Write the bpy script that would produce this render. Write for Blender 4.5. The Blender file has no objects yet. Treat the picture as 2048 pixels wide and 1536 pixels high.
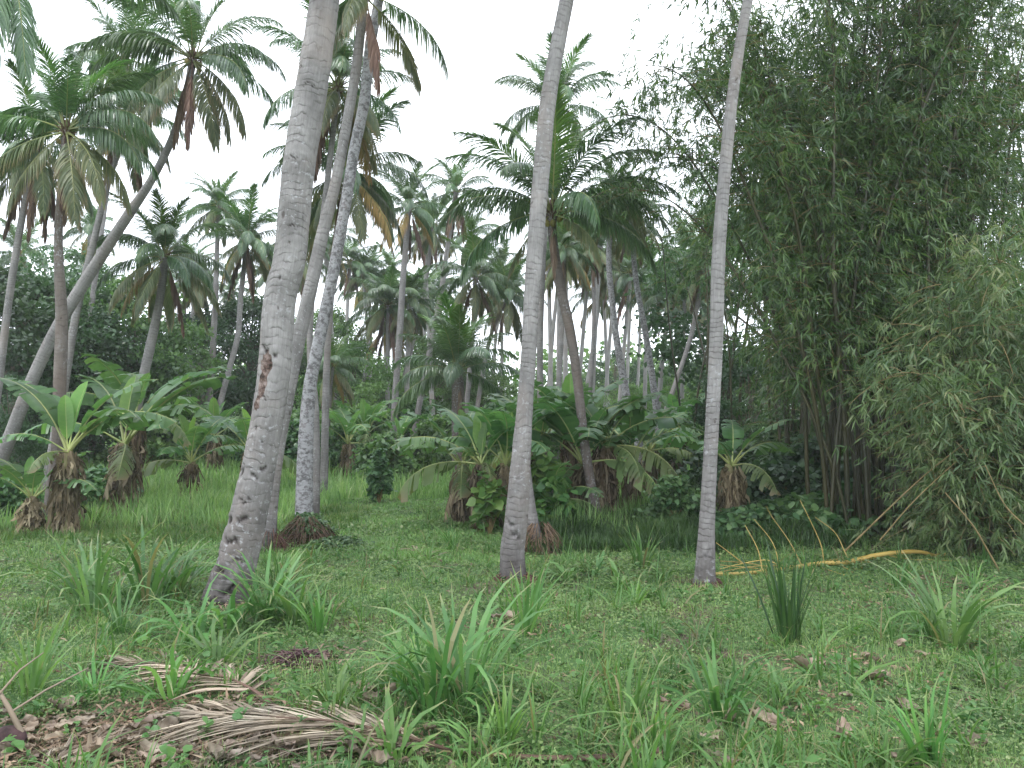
import bpy, math, random
import numpy as np
from mathutils import Vector, Matrix
PI = math.pi
random.seed(7)
S = bpy.context.scene
C = S.collection
# ------------------------------------------------------------------ camera
FPX, PITCH, EYE = 1577.0, math.radians(3.34), 1.55
cam = bpy.data.cameras.new('camera'); camo = bpy.data.objects.new('camera', cam); C.objects.link(camo)
cam.sensor_width = 36; cam.lens = FPX / 2048 * 36; cam.clip_end = 2000; cam.clip_start = 0.05
camo.location = (0, 0, EYE); camo.rotation_euler = (math.radians(90) + PITCH, 0, 0)
S.camera = camo
# ------------------------------------------------------------------ sky, sun, exposure
SUN_EL, SUN_AZ = math.radians(58), math.radians(-35)
w = bpy.data.worlds.new('World'); S.world = w; w.use_nodes = True
nt = w.node_tree; nt.nodes.clear()
sky = nt.nodes.new('ShaderNodeTexSky'); sky.sky_type = 'NISHITA'; sky.sun_disc = False
sky.sun_elevation = SUN_EL; sky.sun_rotation = SUN_AZ
tc = nt.nodes.new('ShaderNodeTexCoord'); nz = nt.nodes.new('ShaderNodeTexNoise')
nz.inputs['Scale'].default_value = 1.6; nz.inputs['Detail'].default_value = 5
nt.links.new(tc.outputs['Generated'], nz.inputs['Vector'])
rp = nt.nodes.new('ShaderNodeValToRGB')
rp.color_ramp.elements[0].position = .3; rp.color_ramp.elements[0].color = (.76, .82, .92, 1)
rp.color_ramp.elements[1].position = .7; rp.color_ramp.elements[1].color = (.93, .97, 1.03, 1)
nt.links.new(nz.outputs['Fac'], rp.inputs[0])
vm = nt.nodes.new('ShaderNodeVectorMath'); vm.operation = 'SCALE'; vm.inputs['Scale'].default_value = 13.5
nt.links.new(rp.outputs[0], vm.inputs[0])
mx = nt.nodes.new('ShaderNodeMix'); mx.data_type = 'RGBA'; mx.inputs[0].default_value = .9
nt.links.new(sky.outputs[0], mx.inputs[6]); nt.links.new(vm.outputs[0], mx.inputs[7])
bg = nt.nodes.new('ShaderNodeBackground'); bg.inputs['Strength'].default_value = .13
nt.links.new(mx.outputs[2], bg.inputs['Color'])
wo = nt.nodes.new('ShaderNodeOutputWorld'); nt.links.new(bg.outputs[0], wo.inputs[0])
sl = bpy.data.lights.new('sun', 'SUN'); sl.energy = 1.0; sl.angle = math.radians(14); sl.color = (1, .98, .95)
so = bpy.data.objects.new('sun', sl); C.objects.link(so)
sd = Vector((math.sin(SUN_AZ) * math.cos(SUN_EL), math.cos(SUN_AZ) * math.cos(SUN_EL), math.sin(SUN_EL)))
sd.y = -abs(sd.y) * .4
so.rotation_euler = sd.to_track_quat('Z', 'Y').to_euler()
sky.sun_rotation = math.atan2(sd.x, sd.y)
S.view_settings.view_transform = 'Standard'; S.view_settings.look = 'None'
S.view_settings.gamma = 1; S.view_settings.exposure = 1.0
cy = S.cycles
cy.max_bounces = 7; cy.diffuse_bounces = 3; cy.glossy_bounces = 2; cy.transmission_bounces = 4; cy.transparent_max_bounces = 4
cy.volume_bounces = 2; cy.sample_clamp_indirect = 4
cy.use_denoising = True; cy.use_adaptive_sampling = True; cy.adaptive_threshold = .02
# ------------------------------------------------------------------ picture <-> place
cp_, sp_ = math.cos(PITCH), math.sin(PITCH)
def W(px, py, D):
    dx = (px - 1024) / FPX; dy = (768 - py) / FPX
    v = np.array([dx, cp_ - dy * sp_, sp_ + dy * cp_]); v *= D / v[1]
    return v + np.array([0, 0, EYE])
def gz(x, y):
    x = np.asarray(x, float); y = np.asarray(y, float)
    r = np.clip(y - 14.5, 0, 60)
    return (0.052 * r * r / (r + 5) + .05 * np.sin(x * .55 + 1.3) * np.sin(y * .43) + .022 * np.sin(x * 1.9 + y * .7) * np.sin(y * 1.7 - x * .5)
            + .05 * np.clip(x - 5, 0, 20) * .3 + .012 * np.sin(x * 4.1) * np.sin(y * 3.7) + .028 * np.sin(x * 2.6 + 1.1 * np.sin(y * 1.3)) * np.sin(y * 2.2 + 1.7 * np.sin(x * .9)))
def G(px, py):          # where the ray through a pixel meets the ground
    d = 2.5
    while d < 80:
        p = W(px, py, d)
        if p[2] <= gz(p[0], p[1]): break
        d += .02
    return np.array([p[0], p[1], float(gz(p[0], p[1]))])
def GX(px, D):
    x = (px - 1024) / FPX * D * 1.0
    return np.array([x, D, float(gz(x, D))])
# ------------------------------------------------------------------ materials
def node_mat(name):
    m = bpy.data.materials.new(name); m.use_nodes = True; t = m.node_tree; t.nodes.clear()
    return m, t, t.nodes.new, t.links.new
def ramp(N, els, interp='LINEAR'):
    r = N('ShaderNodeValToRGB'); cr = r.color_ramp; cr.interpolation = interp
    while len(cr.elements) > 1: cr.elements.remove(cr.elements[-1])
    cr.elements[0].position = els[0][0]; cr.elements[0].color = (*els[0][1], 1)
    for p, c in els[1:]:
        e = cr.elements.new(p); e.color = (*c, 1)
    return r
def leaf_mat(name, cols, transl=.3, rough=.45, spec=.35, tip=None, objvar=.25, dead=None):
    """cols: colours spread over the per-leaf random value"""
    m, t, N, L = node_mat(name)
    at = N('ShaderNodeAttribute'); at.attribute_name = 'rnd'
    oi = N('ShaderNodeObjectInfo')
    r = ramp(N, ([(0, dead), (.03, dead)] if dead else []) + [((.04 if dead else 0) + (.96 if dead else 1) * i / max(1, len(cols) - 1), c) for i, c in enumerate(cols)])
    L(at.outputs['Fac'], r.inputs[0])
    hs = N('ShaderNodeHueSaturation')
    mr = N('ShaderNodeMapRange'); mr.inputs[3].default_value = 1 - objvar; mr.inputs[4].default_value = 1 + objvar
    L(oi.outputs['Random'], mr.inputs[0]); L(mr.outputs[0], hs.inputs['Value'])
    mh = N('ShaderNodeMapRange'); mh.inputs[3].default_value = .485; mh.inputs[4].default_value = .515
    mm = N('ShaderNodeMath'); mm.operation = 'FRACT'; mk = N('ShaderNodeMath'); mk.operation = 'MULTIPLY'; mk.inputs[1].default_value = 7.31
    L(oi.outputs['Random'], mk.inputs[0]); L(mk.outputs[0], mm.inputs[0]); L(mm.outputs[0], mh.inputs[0]); L(mh.outputs[0], hs.inputs['Hue'])
    L(r.outputs[0], hs.inputs['Color'])
    col = hs.outputs[0]
    nz = N('ShaderNodeTexNoise'); nz.inputs['Scale'].default_value = 1.3; nz.inputs['Detail'].default_value = 5; nz.inputs['Roughness'].default_value = .65
    g = N('ShaderNodeNewGeometry'); L(g.outputs['Position'], nz.inputs['Vector'])
    rr = ramp(N, [(.32, (.62, .68, .68)), (.68, (1.36, 1.28, 1.1))]); L(nz.outputs['Fac'], rr.inputs[0])
    mu = N('ShaderNodeMix'); mu.data_type = 'RGBA'; mu.blend_type = 'MULTIPLY'; mu.inputs[0].default_value = .8
    L(col, mu.inputs[6]); L(rr.outputs[0], mu.inputs[7]); col = mu.outputs[2]
    if tip:
        au = N('ShaderNodeAttribute'); au.attribute_name = 'u'
        rt = ramp(N, [(tip[1], (0, 0, 0)), (1, (1, 1, 1))]); L(au.outputs['Fac'], rt.inputs[0])
        mt = N('ShaderNodeMix'); mt.data_type = 'RGBA'; L(rt.outputs[0], mt.inputs[0]); L(col, mt.inputs[6]); mt.inputs[7].default_value = (*tip[0], 1)
        col = mt.outputs[2]
    p = N('ShaderNodeBsdfPrincipled'); p.inputs['Roughness'].default_value = rough; p.inputs['Specular IOR Level'].default_value = spec
    L(col, p.inputs['Base Color'])
    tr = N('ShaderNodeBsdfTranslucent')
    br = N('ShaderNodeMix'); br.data_type = 'RGBA'; br.blend_type = 'MULTIPLY'; br.inputs[0].default_value = 1; L(col, br.inputs[6]); br.inputs[7].default_value = (1.3, 1.4, .85, 1)
    L(br.outputs[2], tr.inputs['Color'])
    ms = N('ShaderNodeMixShader'); ms.inputs[0].default_value = transl
    L(p.outputs[0], ms.inputs[1]); L(tr.outputs[0], ms.inputs[2])
    o = N('ShaderNodeOutputMaterial'); L(ms.outputs[0], o.inputs[0])
    return m
def bark_mat(name, base, dark, ring=.065, ringamt=.6, lichen=.2, blotch=.3, wound=False):
    m, t, N, L = node_mat(name)
    uv = N('ShaderNodeUVMap'); uv.uv_map = 'UVMap'
    oi = N('ShaderNodeObjectInfo'); ad = N('ShaderNodeVectorMath'); ad.operation = 'ADD'
    cb = N('ShaderNodeCombineXYZ'); m1 = N('ShaderNodeMath'); m1.operation = 'MULTIPLY'; m1.inputs[1].default_value = 31.0
    L(oi.outputs['Random'], m1.inputs[0]); L(m1.outputs[0], cb.inputs[2])
    L(uv.outputs[0], ad.inputs[0]); L(cb.outputs[0], ad.inputs[1]); V = ad.outputs[0]
    def noise(scale, sx=1, sy=1, detail=4, rough=.6):
        mp = N('ShaderNodeMapping'); mp.inputs['Scale'].default_value = (sx, sy, 1); L(V, mp.inputs[0])
        n = N('ShaderNodeTexNoise'); n.inputs['Scale'].default_value = scale; n.inputs['Detail'].default_value = detail; n.inputs['Roughness'].default_value = rough
        L(mp.outputs[0], n.inputs['Vector']); return n.outputs['Fac']
    def math_(op, a, b=None):
        n = N('ShaderNodeMath'); n.operation = op
        for i, v in enumerate((a, b)):
            if v is None: continue
            if isinstance(v, (int, float)): n.inputs[i].default_value = v
            else: L(v, n.inputs[i])
        return n.outputs[0]
    def mixc(f, a, b, bt='MIX'):
        n = N('ShaderNodeMix'); n.data_type = 'RGBA'; n.blend_type = bt
        if isinstance(f, (int, float)): n.inputs[0].default_value = f
        else: L(f, n.inputs[0])
        for i, v in ((6, a), (7, b)):
            if isinstance(v, tuple): n.inputs[i].default_value = (*v, 1)
            else: L(v, n.inputs[i])
        return n.outputs[2]
    sx = N('ShaderNodeSeparateXYZ'); L(uv.outputs[0], sx.inputs[0])
    wob = noise(3.2, 1.5, 1, 3)
    hh = math_('ADD', math_('ADD', math_('DIVIDE', sx.outputs[1], ring), math_('MULTIPLY', wob, 2.6)), math_('MULTIPLY', noise(.9, .5, 1, 2), 7.0))
    fr = math_('FRACT', hh)
    rl = ramp(N, [(0, (1, 1, 1)), (.10, (.5, .5, .5)), (.22, (0, 0, 0)), (.75, (0, 0, 0)), (.93, (.25, .25, .25)), (1, (1, 1, 1))]); L(fr, rl.inputs[0])
    brk = ramp(N, [(.38, (0, 0, 0)), (.6, (1, 1, 1))]); L(noise(5, 1.6, 1.2), brk.inputs[0])
    ringm = math_('MULTIPLY', math_('MULTIPLY', rl.outputs[0], brk.outputs[0]), ringamt)
    n1 = ramp(N, [(.32, (0, 0, 0)), (.68, (1, 1, 1))]); L(noise(2.5, 1.5, 1, 5), n1.inputs[0])
    col = mixc(n1.outputs[0], tuple(c * (1 - blotch) for c in base), base)
    fb = ramp(N, [(.42, (0, 0, 0)), (.75, (1, 1, 1))]); L(noise(60, 1, .07, 4, .7), fb.inputs[0])
    col = mixc(math_('MULTIPLY', fb.outputs[0], .45), col, dark)
    col = mixc(ringm, col, dark)
    # stained tan patches
    tn = ramp(N, [(.52, (0, 0, 0)), (.7, (1, 1, 1))]); L(noise(1.3, 1.2, .8, 4), tn.inputs[0])
    col = mixc(math_('MULTIPLY', tn.outputs[0], .5), col, (base[0] * .88, base[1] * .76, base[2] * .68))
    ft = N('ShaderNodeMapRange'); ft.inputs[1].default_value = .15; ft.inputs[2].default_value = 2.6; ft.inputs[3].default_value = .62; ft.inputs[4].default_value = 0
    L(math_('ADD', sx.outputs[1], math_('MULTIPLY', math_('SUBTRACT', noise(2, 1.5, .7), .5), 2.2)), ft.inputs[0])
    stn = ramp(N, [(.38, (.25, .25, .25)), (.62, (1, 1, 1))]); L(noise(9, 1.5, 1, 5, .7), stn.inputs[0])
    col = mixc(math_('MULTIPLY', ft.outputs[0], stn.outputs[0]), col, (dark[0] * 1.1, dark[1] * 1.1, dark[2] * 1.1))
    f2 = N('ShaderNodeMapRange'); f2.inputs[1].default_value = .12; f2.inputs[2].default_value = .6; f2.inputs[3].default_value = .85; f2.inputs[4].default_value = 0
    L(math_('ADD', sx.outputs[1], math_('MULTIPLY', math_('SUBTRACT', noise(7, 1.5, .7), .5), .7)), f2.inputs[0]); col = mixc(f2.outputs[0], col, (.065, .055, .052))
    # lichen
    lc = ramp(N, [(.60 - lichen * .25, (0, 0, 0)), (.66 - lichen * .25, (1, 1, 1))]); L(noise(22, 1, 1, 5, .65), lc.inputs[0])
    lc2 = ramp(N, [(.45, (0, 0, 0)), (.6, (1, 1, 1))]); L(noise(1.7, 1, .6, 3), lc2.inputs[0])
    lm = math_('MULTIPLY', lc.outputs[0], lc2.outputs[0] if lichen < .7 else 1.0)
    col = mixc(math_('MULTIPLY', lm, .62), col, (.38, .38, .385))
    if lichen >= .7:
        dk = ramp(N, [(.5, (0, 0, 0)), (.58, (1, 1, 1))]); L(noise(13, 1, 1.3, 5, .7), dk.inputs[0])
        col = mixc(math_('MULTIPLY', dk.outputs[0], .7), col, (.09, .085, .085))
    # pock marks and cracks
    pk = ramp(N, [(.70, (0, 0, 0)), (.76, (1, 1, 1))]); L(noise(8, 1.5, 1, 3, .5), pk.inputs[0])
    col = mixc(math_('MULTIPLY', pk.outputs[0], .7), col, (.07, .055, .05))
    bh = math_('SUBTRACT', math_('MULTIPLY', fb.outputs[0], -.25), math_('ADD', math_('MULTIPLY', ringm, .9), math_('MULTIPLY', pk.outputs[0], .8)))
    if wound:
        wa = N('ShaderNodeAttribute'); wa.attribute_name = 'wound'
        wn = noise(16, 1, 1, 5, .7)
        wcol = ramp(N, [(.35, (.025, .018, .015)), (.5, (.11, .075, .062)), (.68, (.26, .21, .19))]); L(wn, wcol.inputs[0])
        wf = ramp(N, [(.3, (0, 0, 0)), (.5, (1, 1, 1))]); L(math_('ADD', wa.outputs['Fac'], math_('MULTIPLY', math_('SUBTRACT', wn, .5), .8)), wf.inputs[0])
        col = mixc(wf.outputs[0], col, wcol.outputs[0])
        ca = N('ShaderNodeAttribute'); ca.attribute_name = 'crack'
        col = mixc(ca.outputs['Fac'], col, (.035, .028, .025))
    p = N('ShaderNodeBsdfPrincipled'); p.inputs['Roughness'].default_value = .92; p.inputs['Specular IOR Level'].default_value = .15
    L(col, p.inputs['Base Color'])
    b = N('ShaderNodeBump'); b.inputs['Strength'].default_value = .8; b.inputs['Distance'].default_value = .012; L(bh, b.inputs['Height']); L(b.outputs[0], p.inputs['Normal'])
    o = N('ShaderNodeOutputMaterial'); L(p.outputs[0], o.inputs[0])
    return m
def noise_mat(name, c1, c2, scale=8, rough=.9, bump=.4, c3=None, stretch=(1, 1, 1), spec=.2):
    m, t, N, L = node_mat(name)
    g = N('ShaderNodeTexCoord'); mp = N('ShaderNodeMapping'); mp.inputs['Scale'].default_value = stretch; L(g.outputs['Object'], mp.inputs[0])
    n = N('ShaderNodeTexNoise'); n.inputs['Scale'].default_value = scale; n.inputs['Detail'].default_value = 6; n.inputs['Roughness'].default_value = .65; L(mp.outputs[0], n.inputs['Vector'])
    els = [(.3, c1), (.68, c2)] if c3 is None else [(.28, c1), (.5, c2), (.7, c3)]
    r = ramp(N, els); L(n.outputs['Fac'], r.inputs[0])
    oi = N('ShaderNodeObjectInfo'); hs = N('ShaderNodeHueSaturation'); mr = N('ShaderNodeMapRange'); mr.inputs[3].default_value = .75; mr.inputs[4].default_value = 1.25
    L(oi.outputs['Random'], mr.inputs[0]); L(mr.outputs[0], hs.inputs['Value']); L(r.outputs[0], hs.inputs['Color'])
    p = N('ShaderNodeBsdfPrincipled'); p.inputs['Roughness'].default_value = rough; p.inputs['Specular IOR Level'].default_value = spec; L(hs.outputs[0], p.inputs['Base Color'])
    b = N('ShaderNodeBump'); b.inputs['Strength'].default_value = bump; b.inputs['Distance'].default_value = .02; L(n.outputs['Fac'], b.inputs['Height']); L(b.outputs[0], p.inputs['Normal'])
    o = N('ShaderNodeOutputMaterial'); L(p.outputs[0], o.inputs[0])
    return m
M = {}
M['frond'] = leaf_mat('palm_green', [(.048, .10, .048), (.075, .145, .062), (.115, .195, .085)], .3, .33, .8, tip=((.13, .13, .06), .9))
M['frond_young'] = leaf_mat('palm_young_green', [(.045, .11, .03), (.07, .15, .04), (.11, .18, .05)], .35, .4, .4)
M['frond_old'] = leaf_mat('palm_olive', [(.085, .12, .065), (.13, .165, .085), (.19, .20, .10)], .3, .45, .45, tip=((.24, .17, .09), .6))
M['frond_yellow'] = leaf_mat('palm_yellowing', [(.16, .15, .05), (.30, .23, .08), (.36, .25, .11)], .3, .55, .3, tip=((.24, .15, .09), .5))
M['frond_dead'] = leaf_mat('palm_dead_brown', [(.10, .065, .055), (.17, .115, .095), (.26, .19, .16)], .12, .85, .1)
M['rachis'] = leaf_mat('rachis_green', [(.15, .18, .07), (.24, .25, .10)], 0, .5, .3)
M['rachis_dead'] = leaf_mat('rachis_brown', [(.075, .05, .04), (.15, .105, .08)], 0, .8, .1)
M['bark'] = bark_mat('coconut_bark', (.30, .285, .275), (.085, .074, .07), ringamt=.62, lichen=.12, blotch=.42)
M['bark_main'] = bark_mat('coconut_bark_scarred', (.30, .285, .275), (.08, .07, .066), ring=.085, ringamt=.6, lichen=.14, blotch=.48, wound=True)
M['bark_lichen'] = bark_mat('coconut_bark_lichen', (.25, .235, .24), (.10, .09, .09), lichen=.7, blotch=.4)
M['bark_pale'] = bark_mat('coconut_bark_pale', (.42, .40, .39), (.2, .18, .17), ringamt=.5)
M['bark_dark'] = bark_mat('coconut_bark_dark', (.22, .19, .17), (.07, .055, .05), lichen=.25, blotch=.4)
M['fibre'] = noise_mat('palm_fibre', (.05, .035, .025), (.18, .12, .08), 14, stretch=(1, 1, .2))
M['coconut'] = noise_mat('coconut_husk', (.14, .12, .03), (.24, .20, .06), 6, rough=.5, spec=.4)
M['banana'] = leaf_mat('banana_leaf', [(.05, .12, .05), (.075, .165, .06), (.12, .22, .08)], .4, .38, .5, tip=((.22, .17, .10), .93))
M['banana_young'] = leaf_mat('banana_leaf_young', [(.10, .21, .06), (.15, .26, .075)], .45, .4, .4)
M['banana_old'] = leaf_mat('banana_leaf_yellowing', [(.10, .17, .065), (.15, .19, .075)], .4, .45, .4, tip=((.24, .17, .11), .72))
M['midrib'] = leaf_mat('banana_midrib', [(.22, .27, .10), (.3, .33, .13)], 0, .45, .4)
M['banana_dry'] = leaf_mat('banana_dry_leaf', [(.055, .042, .03), (.18, .14, .10), (.40, .33, .25)], .1, .9, .1)
M['pseudostem'] = noise_mat('banana_stem', (.10, .07, .045), (.22, .18, .10), 9, stretch=(1, 1, .25), c3=(.20, .24, .10))
M['bamboo_leaf'] = leaf_mat('bamboo_leaf', [(.035, .085, .028), (.062, .14, .042), (.11, .20, .06), (.20, .25, .10)], .34, .4, .55)
M['bamboo_leaf_light'] = leaf_mat('bamboo_leaf_light', [(.06, .12, .05), (.105, .175, .072), (.16, .225, .105), (.25, .26, .15)], .34, .42, .45)
M['culm'] = noise_mat('bamboo_culm_mat', (.022, .026, .012), (.065, .055, .022), 3, rough=.45, bump=.1, stretch=(1, 1, .3), spec=.4)
M['culm_yellow'] = noise_mat('bamboo_culm_yellow', (.36, .24, .055), (.54, .39, .11), 2.5, rough=.4, bump=.1, spec=.4)
M['twig'] = noise_mat('twig', (.12, .09, .04), (.28, .21, .10), 5, rough=.7, bump=.1)
M['twig_yellow'] = noise_mat('twig_yellow', (.30, .21, .06), (.46, .34, .12), 5, rough=.6, bump=.1)
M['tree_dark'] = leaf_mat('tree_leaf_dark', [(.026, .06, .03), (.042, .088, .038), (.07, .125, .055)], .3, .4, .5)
M['tree_mid'] = leaf_mat('tree_leaf_mid', [(.06, .125, .05), (.10, .19, .065), (.155, .25, .095)], .4, .42, .45)
M['tree_bark'] = noise_mat('tree_bark', (.07, .055, .045), (.2, .17, .14), 7)
M['shrub_leaf'] = leaf_mat('shrub_leaf', [(.04, .10, .045), (.065, .14, .055), (.115, .2, .085)], .3, .4, .45)
M['heart_leaf'] = leaf_mat('heart_leaf', [(.055, .13, .04), (.08, .165, .045), (.14, .22, .06)], .35, .4, .45)
M['grass'] = leaf_mat('grass_blade', [(.06, .15, .04), (.085, .19, .055), (.13, .24, .07)], .35, .45, .35, tip=((.28, .25, .13), .78), dead=(.19, .18, .09))
M['grass_blue'] = leaf_mat('grass_blade_bluish', [(.06, .14, .045), (.09, .19, .06), (.135, .24, .085)], .3, .42, .4, tip=((.28, .25, .13), .8), dead=(.19, .18, .09))
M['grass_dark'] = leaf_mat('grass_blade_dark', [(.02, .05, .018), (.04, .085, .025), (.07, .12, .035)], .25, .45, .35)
M['grass_lush'] = leaf_mat('grass_lush', [(.095, .19, .068), (.15, .265, .095), (.22, .34, .135), (.33, .38, .22)], .4, .5, .3)
M['cover'] = leaf_mat('cover_leaf', [(.075, .14, .05), (.12, .205, .075), (.17, .26, .105), (.30, .35, .20)], .3, .5, .3)
M['dry'] = leaf_mat('dry_leaf', [(.10, .075, .06), (.21, .165, .135), (.36, .30, .25)], .1, .85, .15)
M['straw'] = leaf_mat('dry_frond_leaflet', [(.12, .095, .075), (.24, .195, .155), (.38, .325, .265)], .08, .75, .2)
M['mulch'] = leaf_mat('mulch', [(.07, .045, .035), (.16, .105, .08), (.30, .22, .17)], 0, .9, .1)
M['root'] = noise_mat('root_fibre', (.06, .03, .028), (.17, .10, .075), 20)
M['husk'] = noise_mat('old_husk', (.03, .02, .02), (.12, .07, .07), 12)
# ------------------------------------------------------------------ mesh building
def nrm(v):
    return v / np.maximum(np.linalg.norm(v, axis=-1, keepdims=True), 1e-9)
class MB:
    def __init__(s): s.v = []; s.f = []; s.mi = []; s.r = []; s.u = []; s.uv = []; s.n = 0; s.ex = {}
    def add(s, v, q, rnd=.5, u=.0, mi=0, uv=None):
        v = np.asarray(v, float).reshape(-1, 3); q = np.asarray(q, int)
        s.v.append(v); s.f.append(q + s.n); s.mi.append(np.full(len(q), mi)); n = len(v)
        s.r.append(np.broadcast_to(np.asarray(rnd, float), (n,)) if np.ndim(rnd) == 0 else np.asarray(rnd, float).reshape(-1))
        s.u.append(np.broadcast_to(np.asarray(u, float), (n,)) if np.ndim(u) == 0 else np.asarray(u, float).reshape(-1))
        s.uv.append(np.zeros((n, 2)) if uv is None else uv)
        s.n += n
    def ribbons(s, P, Wd, rnd, mi=0, u=None):
        """P (n,k,3) centre lines, Wd (n,k,3) half-width vectors, rnd (n,)"""
        n, k, _ = P.shape
        v = np.stack([P - Wd, P + Wd], 2).reshape(-1, 3)
        a = (np.arange(n)[:, None] * 2 * k + np.arange(k - 1)[None] * 2).reshape(-1)
        q = np.stack([a, a + 1, a + 3, a + 2], 1)
        if u is None: u = np.linspace(0, 1, k)[None].repeat(n, 0)
        s.add(v, q, np.repeat(rnd, 2 * k), np.repeat(u.reshape(-1), 2), mi)
    def tube(s, P, R, sides=8, rnd=.5, mi=0, uvscale=True, cap=False, shape=None):
        P = np.asarray(P, float); n = len(P); R = np.broadcast_to(np.asarray(R, float), (n,))
        T = nrm(np.gradient(P, axis=0)); ref = np.array([0, 1., 0]) if abs(T[:, 1]).mean() < .8 else np.array([1., 0, 0])
        A = nrm(np.cross(T, ref)); B = nrm(np.cross(A, T))
        th = np.linspace(0, 2 * PI, sides + 1) + PI / 2
        rr = R[:, None] * np.ones(sides + 1) if shape is None else shape(R, th - PI / 2)
        v = P[:, None] + rr[..., None] * (A[:, None] * np.cos(th)[None, :, None] + B[:, None] * np.sin(th)[None, :, None])
        h = np.concatenate([[0], np.cumsum(np.linalg.norm(np.diff(P, axis=0), axis=1))])
        uv = np.stack(np.broadcast_arrays((th[None] * R.mean()), h[:, None]), -1).reshape(-1, 2)
        i = np.arange(n - 1)[:, None] * (sides + 1) + np.arange(sides)[None]; i = i.reshape(-1)
        q = np.stack([i, i + sides + 1, i + sides + 2, i + 1], 1)
        s.add(v, q, rnd, np.repeat(np.linspace(0, 1, n), sides + 1), mi, uv)
        if cap:
            s.add(v[-1][:-1], [[0, j, j + 1, j + 1] for j in range(1, sides - 1)] , rnd, 1, mi)
        return v
    def mesh(s, name, mats, smooth=False):
        me = bpy.data.meshes.new(name)
        v = np.concatenate(s.v); f = np.concatenate(s.f); mi = np.concatenate(s.mi)
        deg = f[:, 2] == f[:, 3]
        tot = np.where(deg, 3, 4); start = np.concatenate([[0], np.cumsum(tot)[:-1]])
        keep = np.ones(f.shape, bool); keep[deg, 3] = False
        lo = f[keep]
        me.vertices.add(len(v)); me.vertices.foreach_set('co', v.astype(np.float32).ravel())
        me.loops.add(len(lo)); me.loops.foreach_set('vertex_index', lo.astype(np.int32))
        me.polygons.add(len(f)); me.polygons.foreach_set('loop_start', start.astype(np.int32)); me.polygons.foreach_set('loop_total', tot.astype(np.int32))
        me.polygons.foreach_set('material_index', mi.astype(np.int32))
        me.polygons.foreach_set('use_smooth', np.full(len(f), smooth))
        me.update(calc_edges=True)
        a = me.attributes.new('rnd', 'FLOAT', 'POINT'); a.data.foreach_set('value', np.concatenate(s.r).astype(np.float32))
        a = me.attributes.new('u', 'FLOAT', 'POINT'); a.data.foreach_set('value', np.concatenate(s.u).astype(np.float32))
        for k, arr in s.ex.items():
            a = me.attributes.new(k, 'FLOAT', 'POINT'); a.data.foreach_set('value', arr.astype(np.float32))
        uv = np.concatenate(s.uv)
        l = me.uv_layers.new(name='UVMap'); l.data.foreach_set('uv', uv[lo].astype(np.float32).ravel())
        for m in (mats if isinstance(mats, (list, tuple)) else [mats]): me.materials.append(m)
        return me
def obj(name, me, parent=None, loc=(0, 0, 0), rot=(0, 0, 0), sc=1):
    o = bpy.data.objects.new(name, me); C.objects.link(o); o.location = loc; o.rotation_euler = rot
    o.scale = (sc, sc, sc) if np.ndim(sc) == 0 else sc
    if parent: o.parent = parent
    return o
def tag(o, label=None, cat=None, group=None, kind=None):
    for k, v in (('label', label), ('category', cat), ('group', group), ('kind', kind)):
        if v: o[k] = v
    return o
def thing(name, label, cat, loc, group=None, rz=0, sc=1):
    o = obj(name, None, None, tuple(float(c) for c in loc), (0, 0, rz), sc); o.empty_display_size = .2
    return tag(o, label, cat, group)
def curve_pts(P, n):
    """smooth curve through control rows (any width)"""
    P = np.asarray(P, float); d = np.concatenate([[0], np.cumsum(np.linalg.norm(np.diff(P[:, :3], axis=0), axis=1))])
    Q = np.vstack([2 * P[0] - P[1], P, 2 * P[-1] - P[-2]]); out = []
    for t in np.linspace(0, d[-1], n):
        i = min(np.searchsorted(d, t, side='right') - 1, len(P) - 2); s = (t - d[i]) / (d[i + 1] - d[i])
        a, b, c_, e = Q[i], Q[i + 1], Q[i + 2], Q[i + 3]
        out.append(.5 * (2 * b + (c_ - a) * s + (2 * a - 5 * b + 4 * c_ - e) * s * s + (3 * b - a - 3 * c_ + e) * s ** 3))
    return np.array(out)
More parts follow.
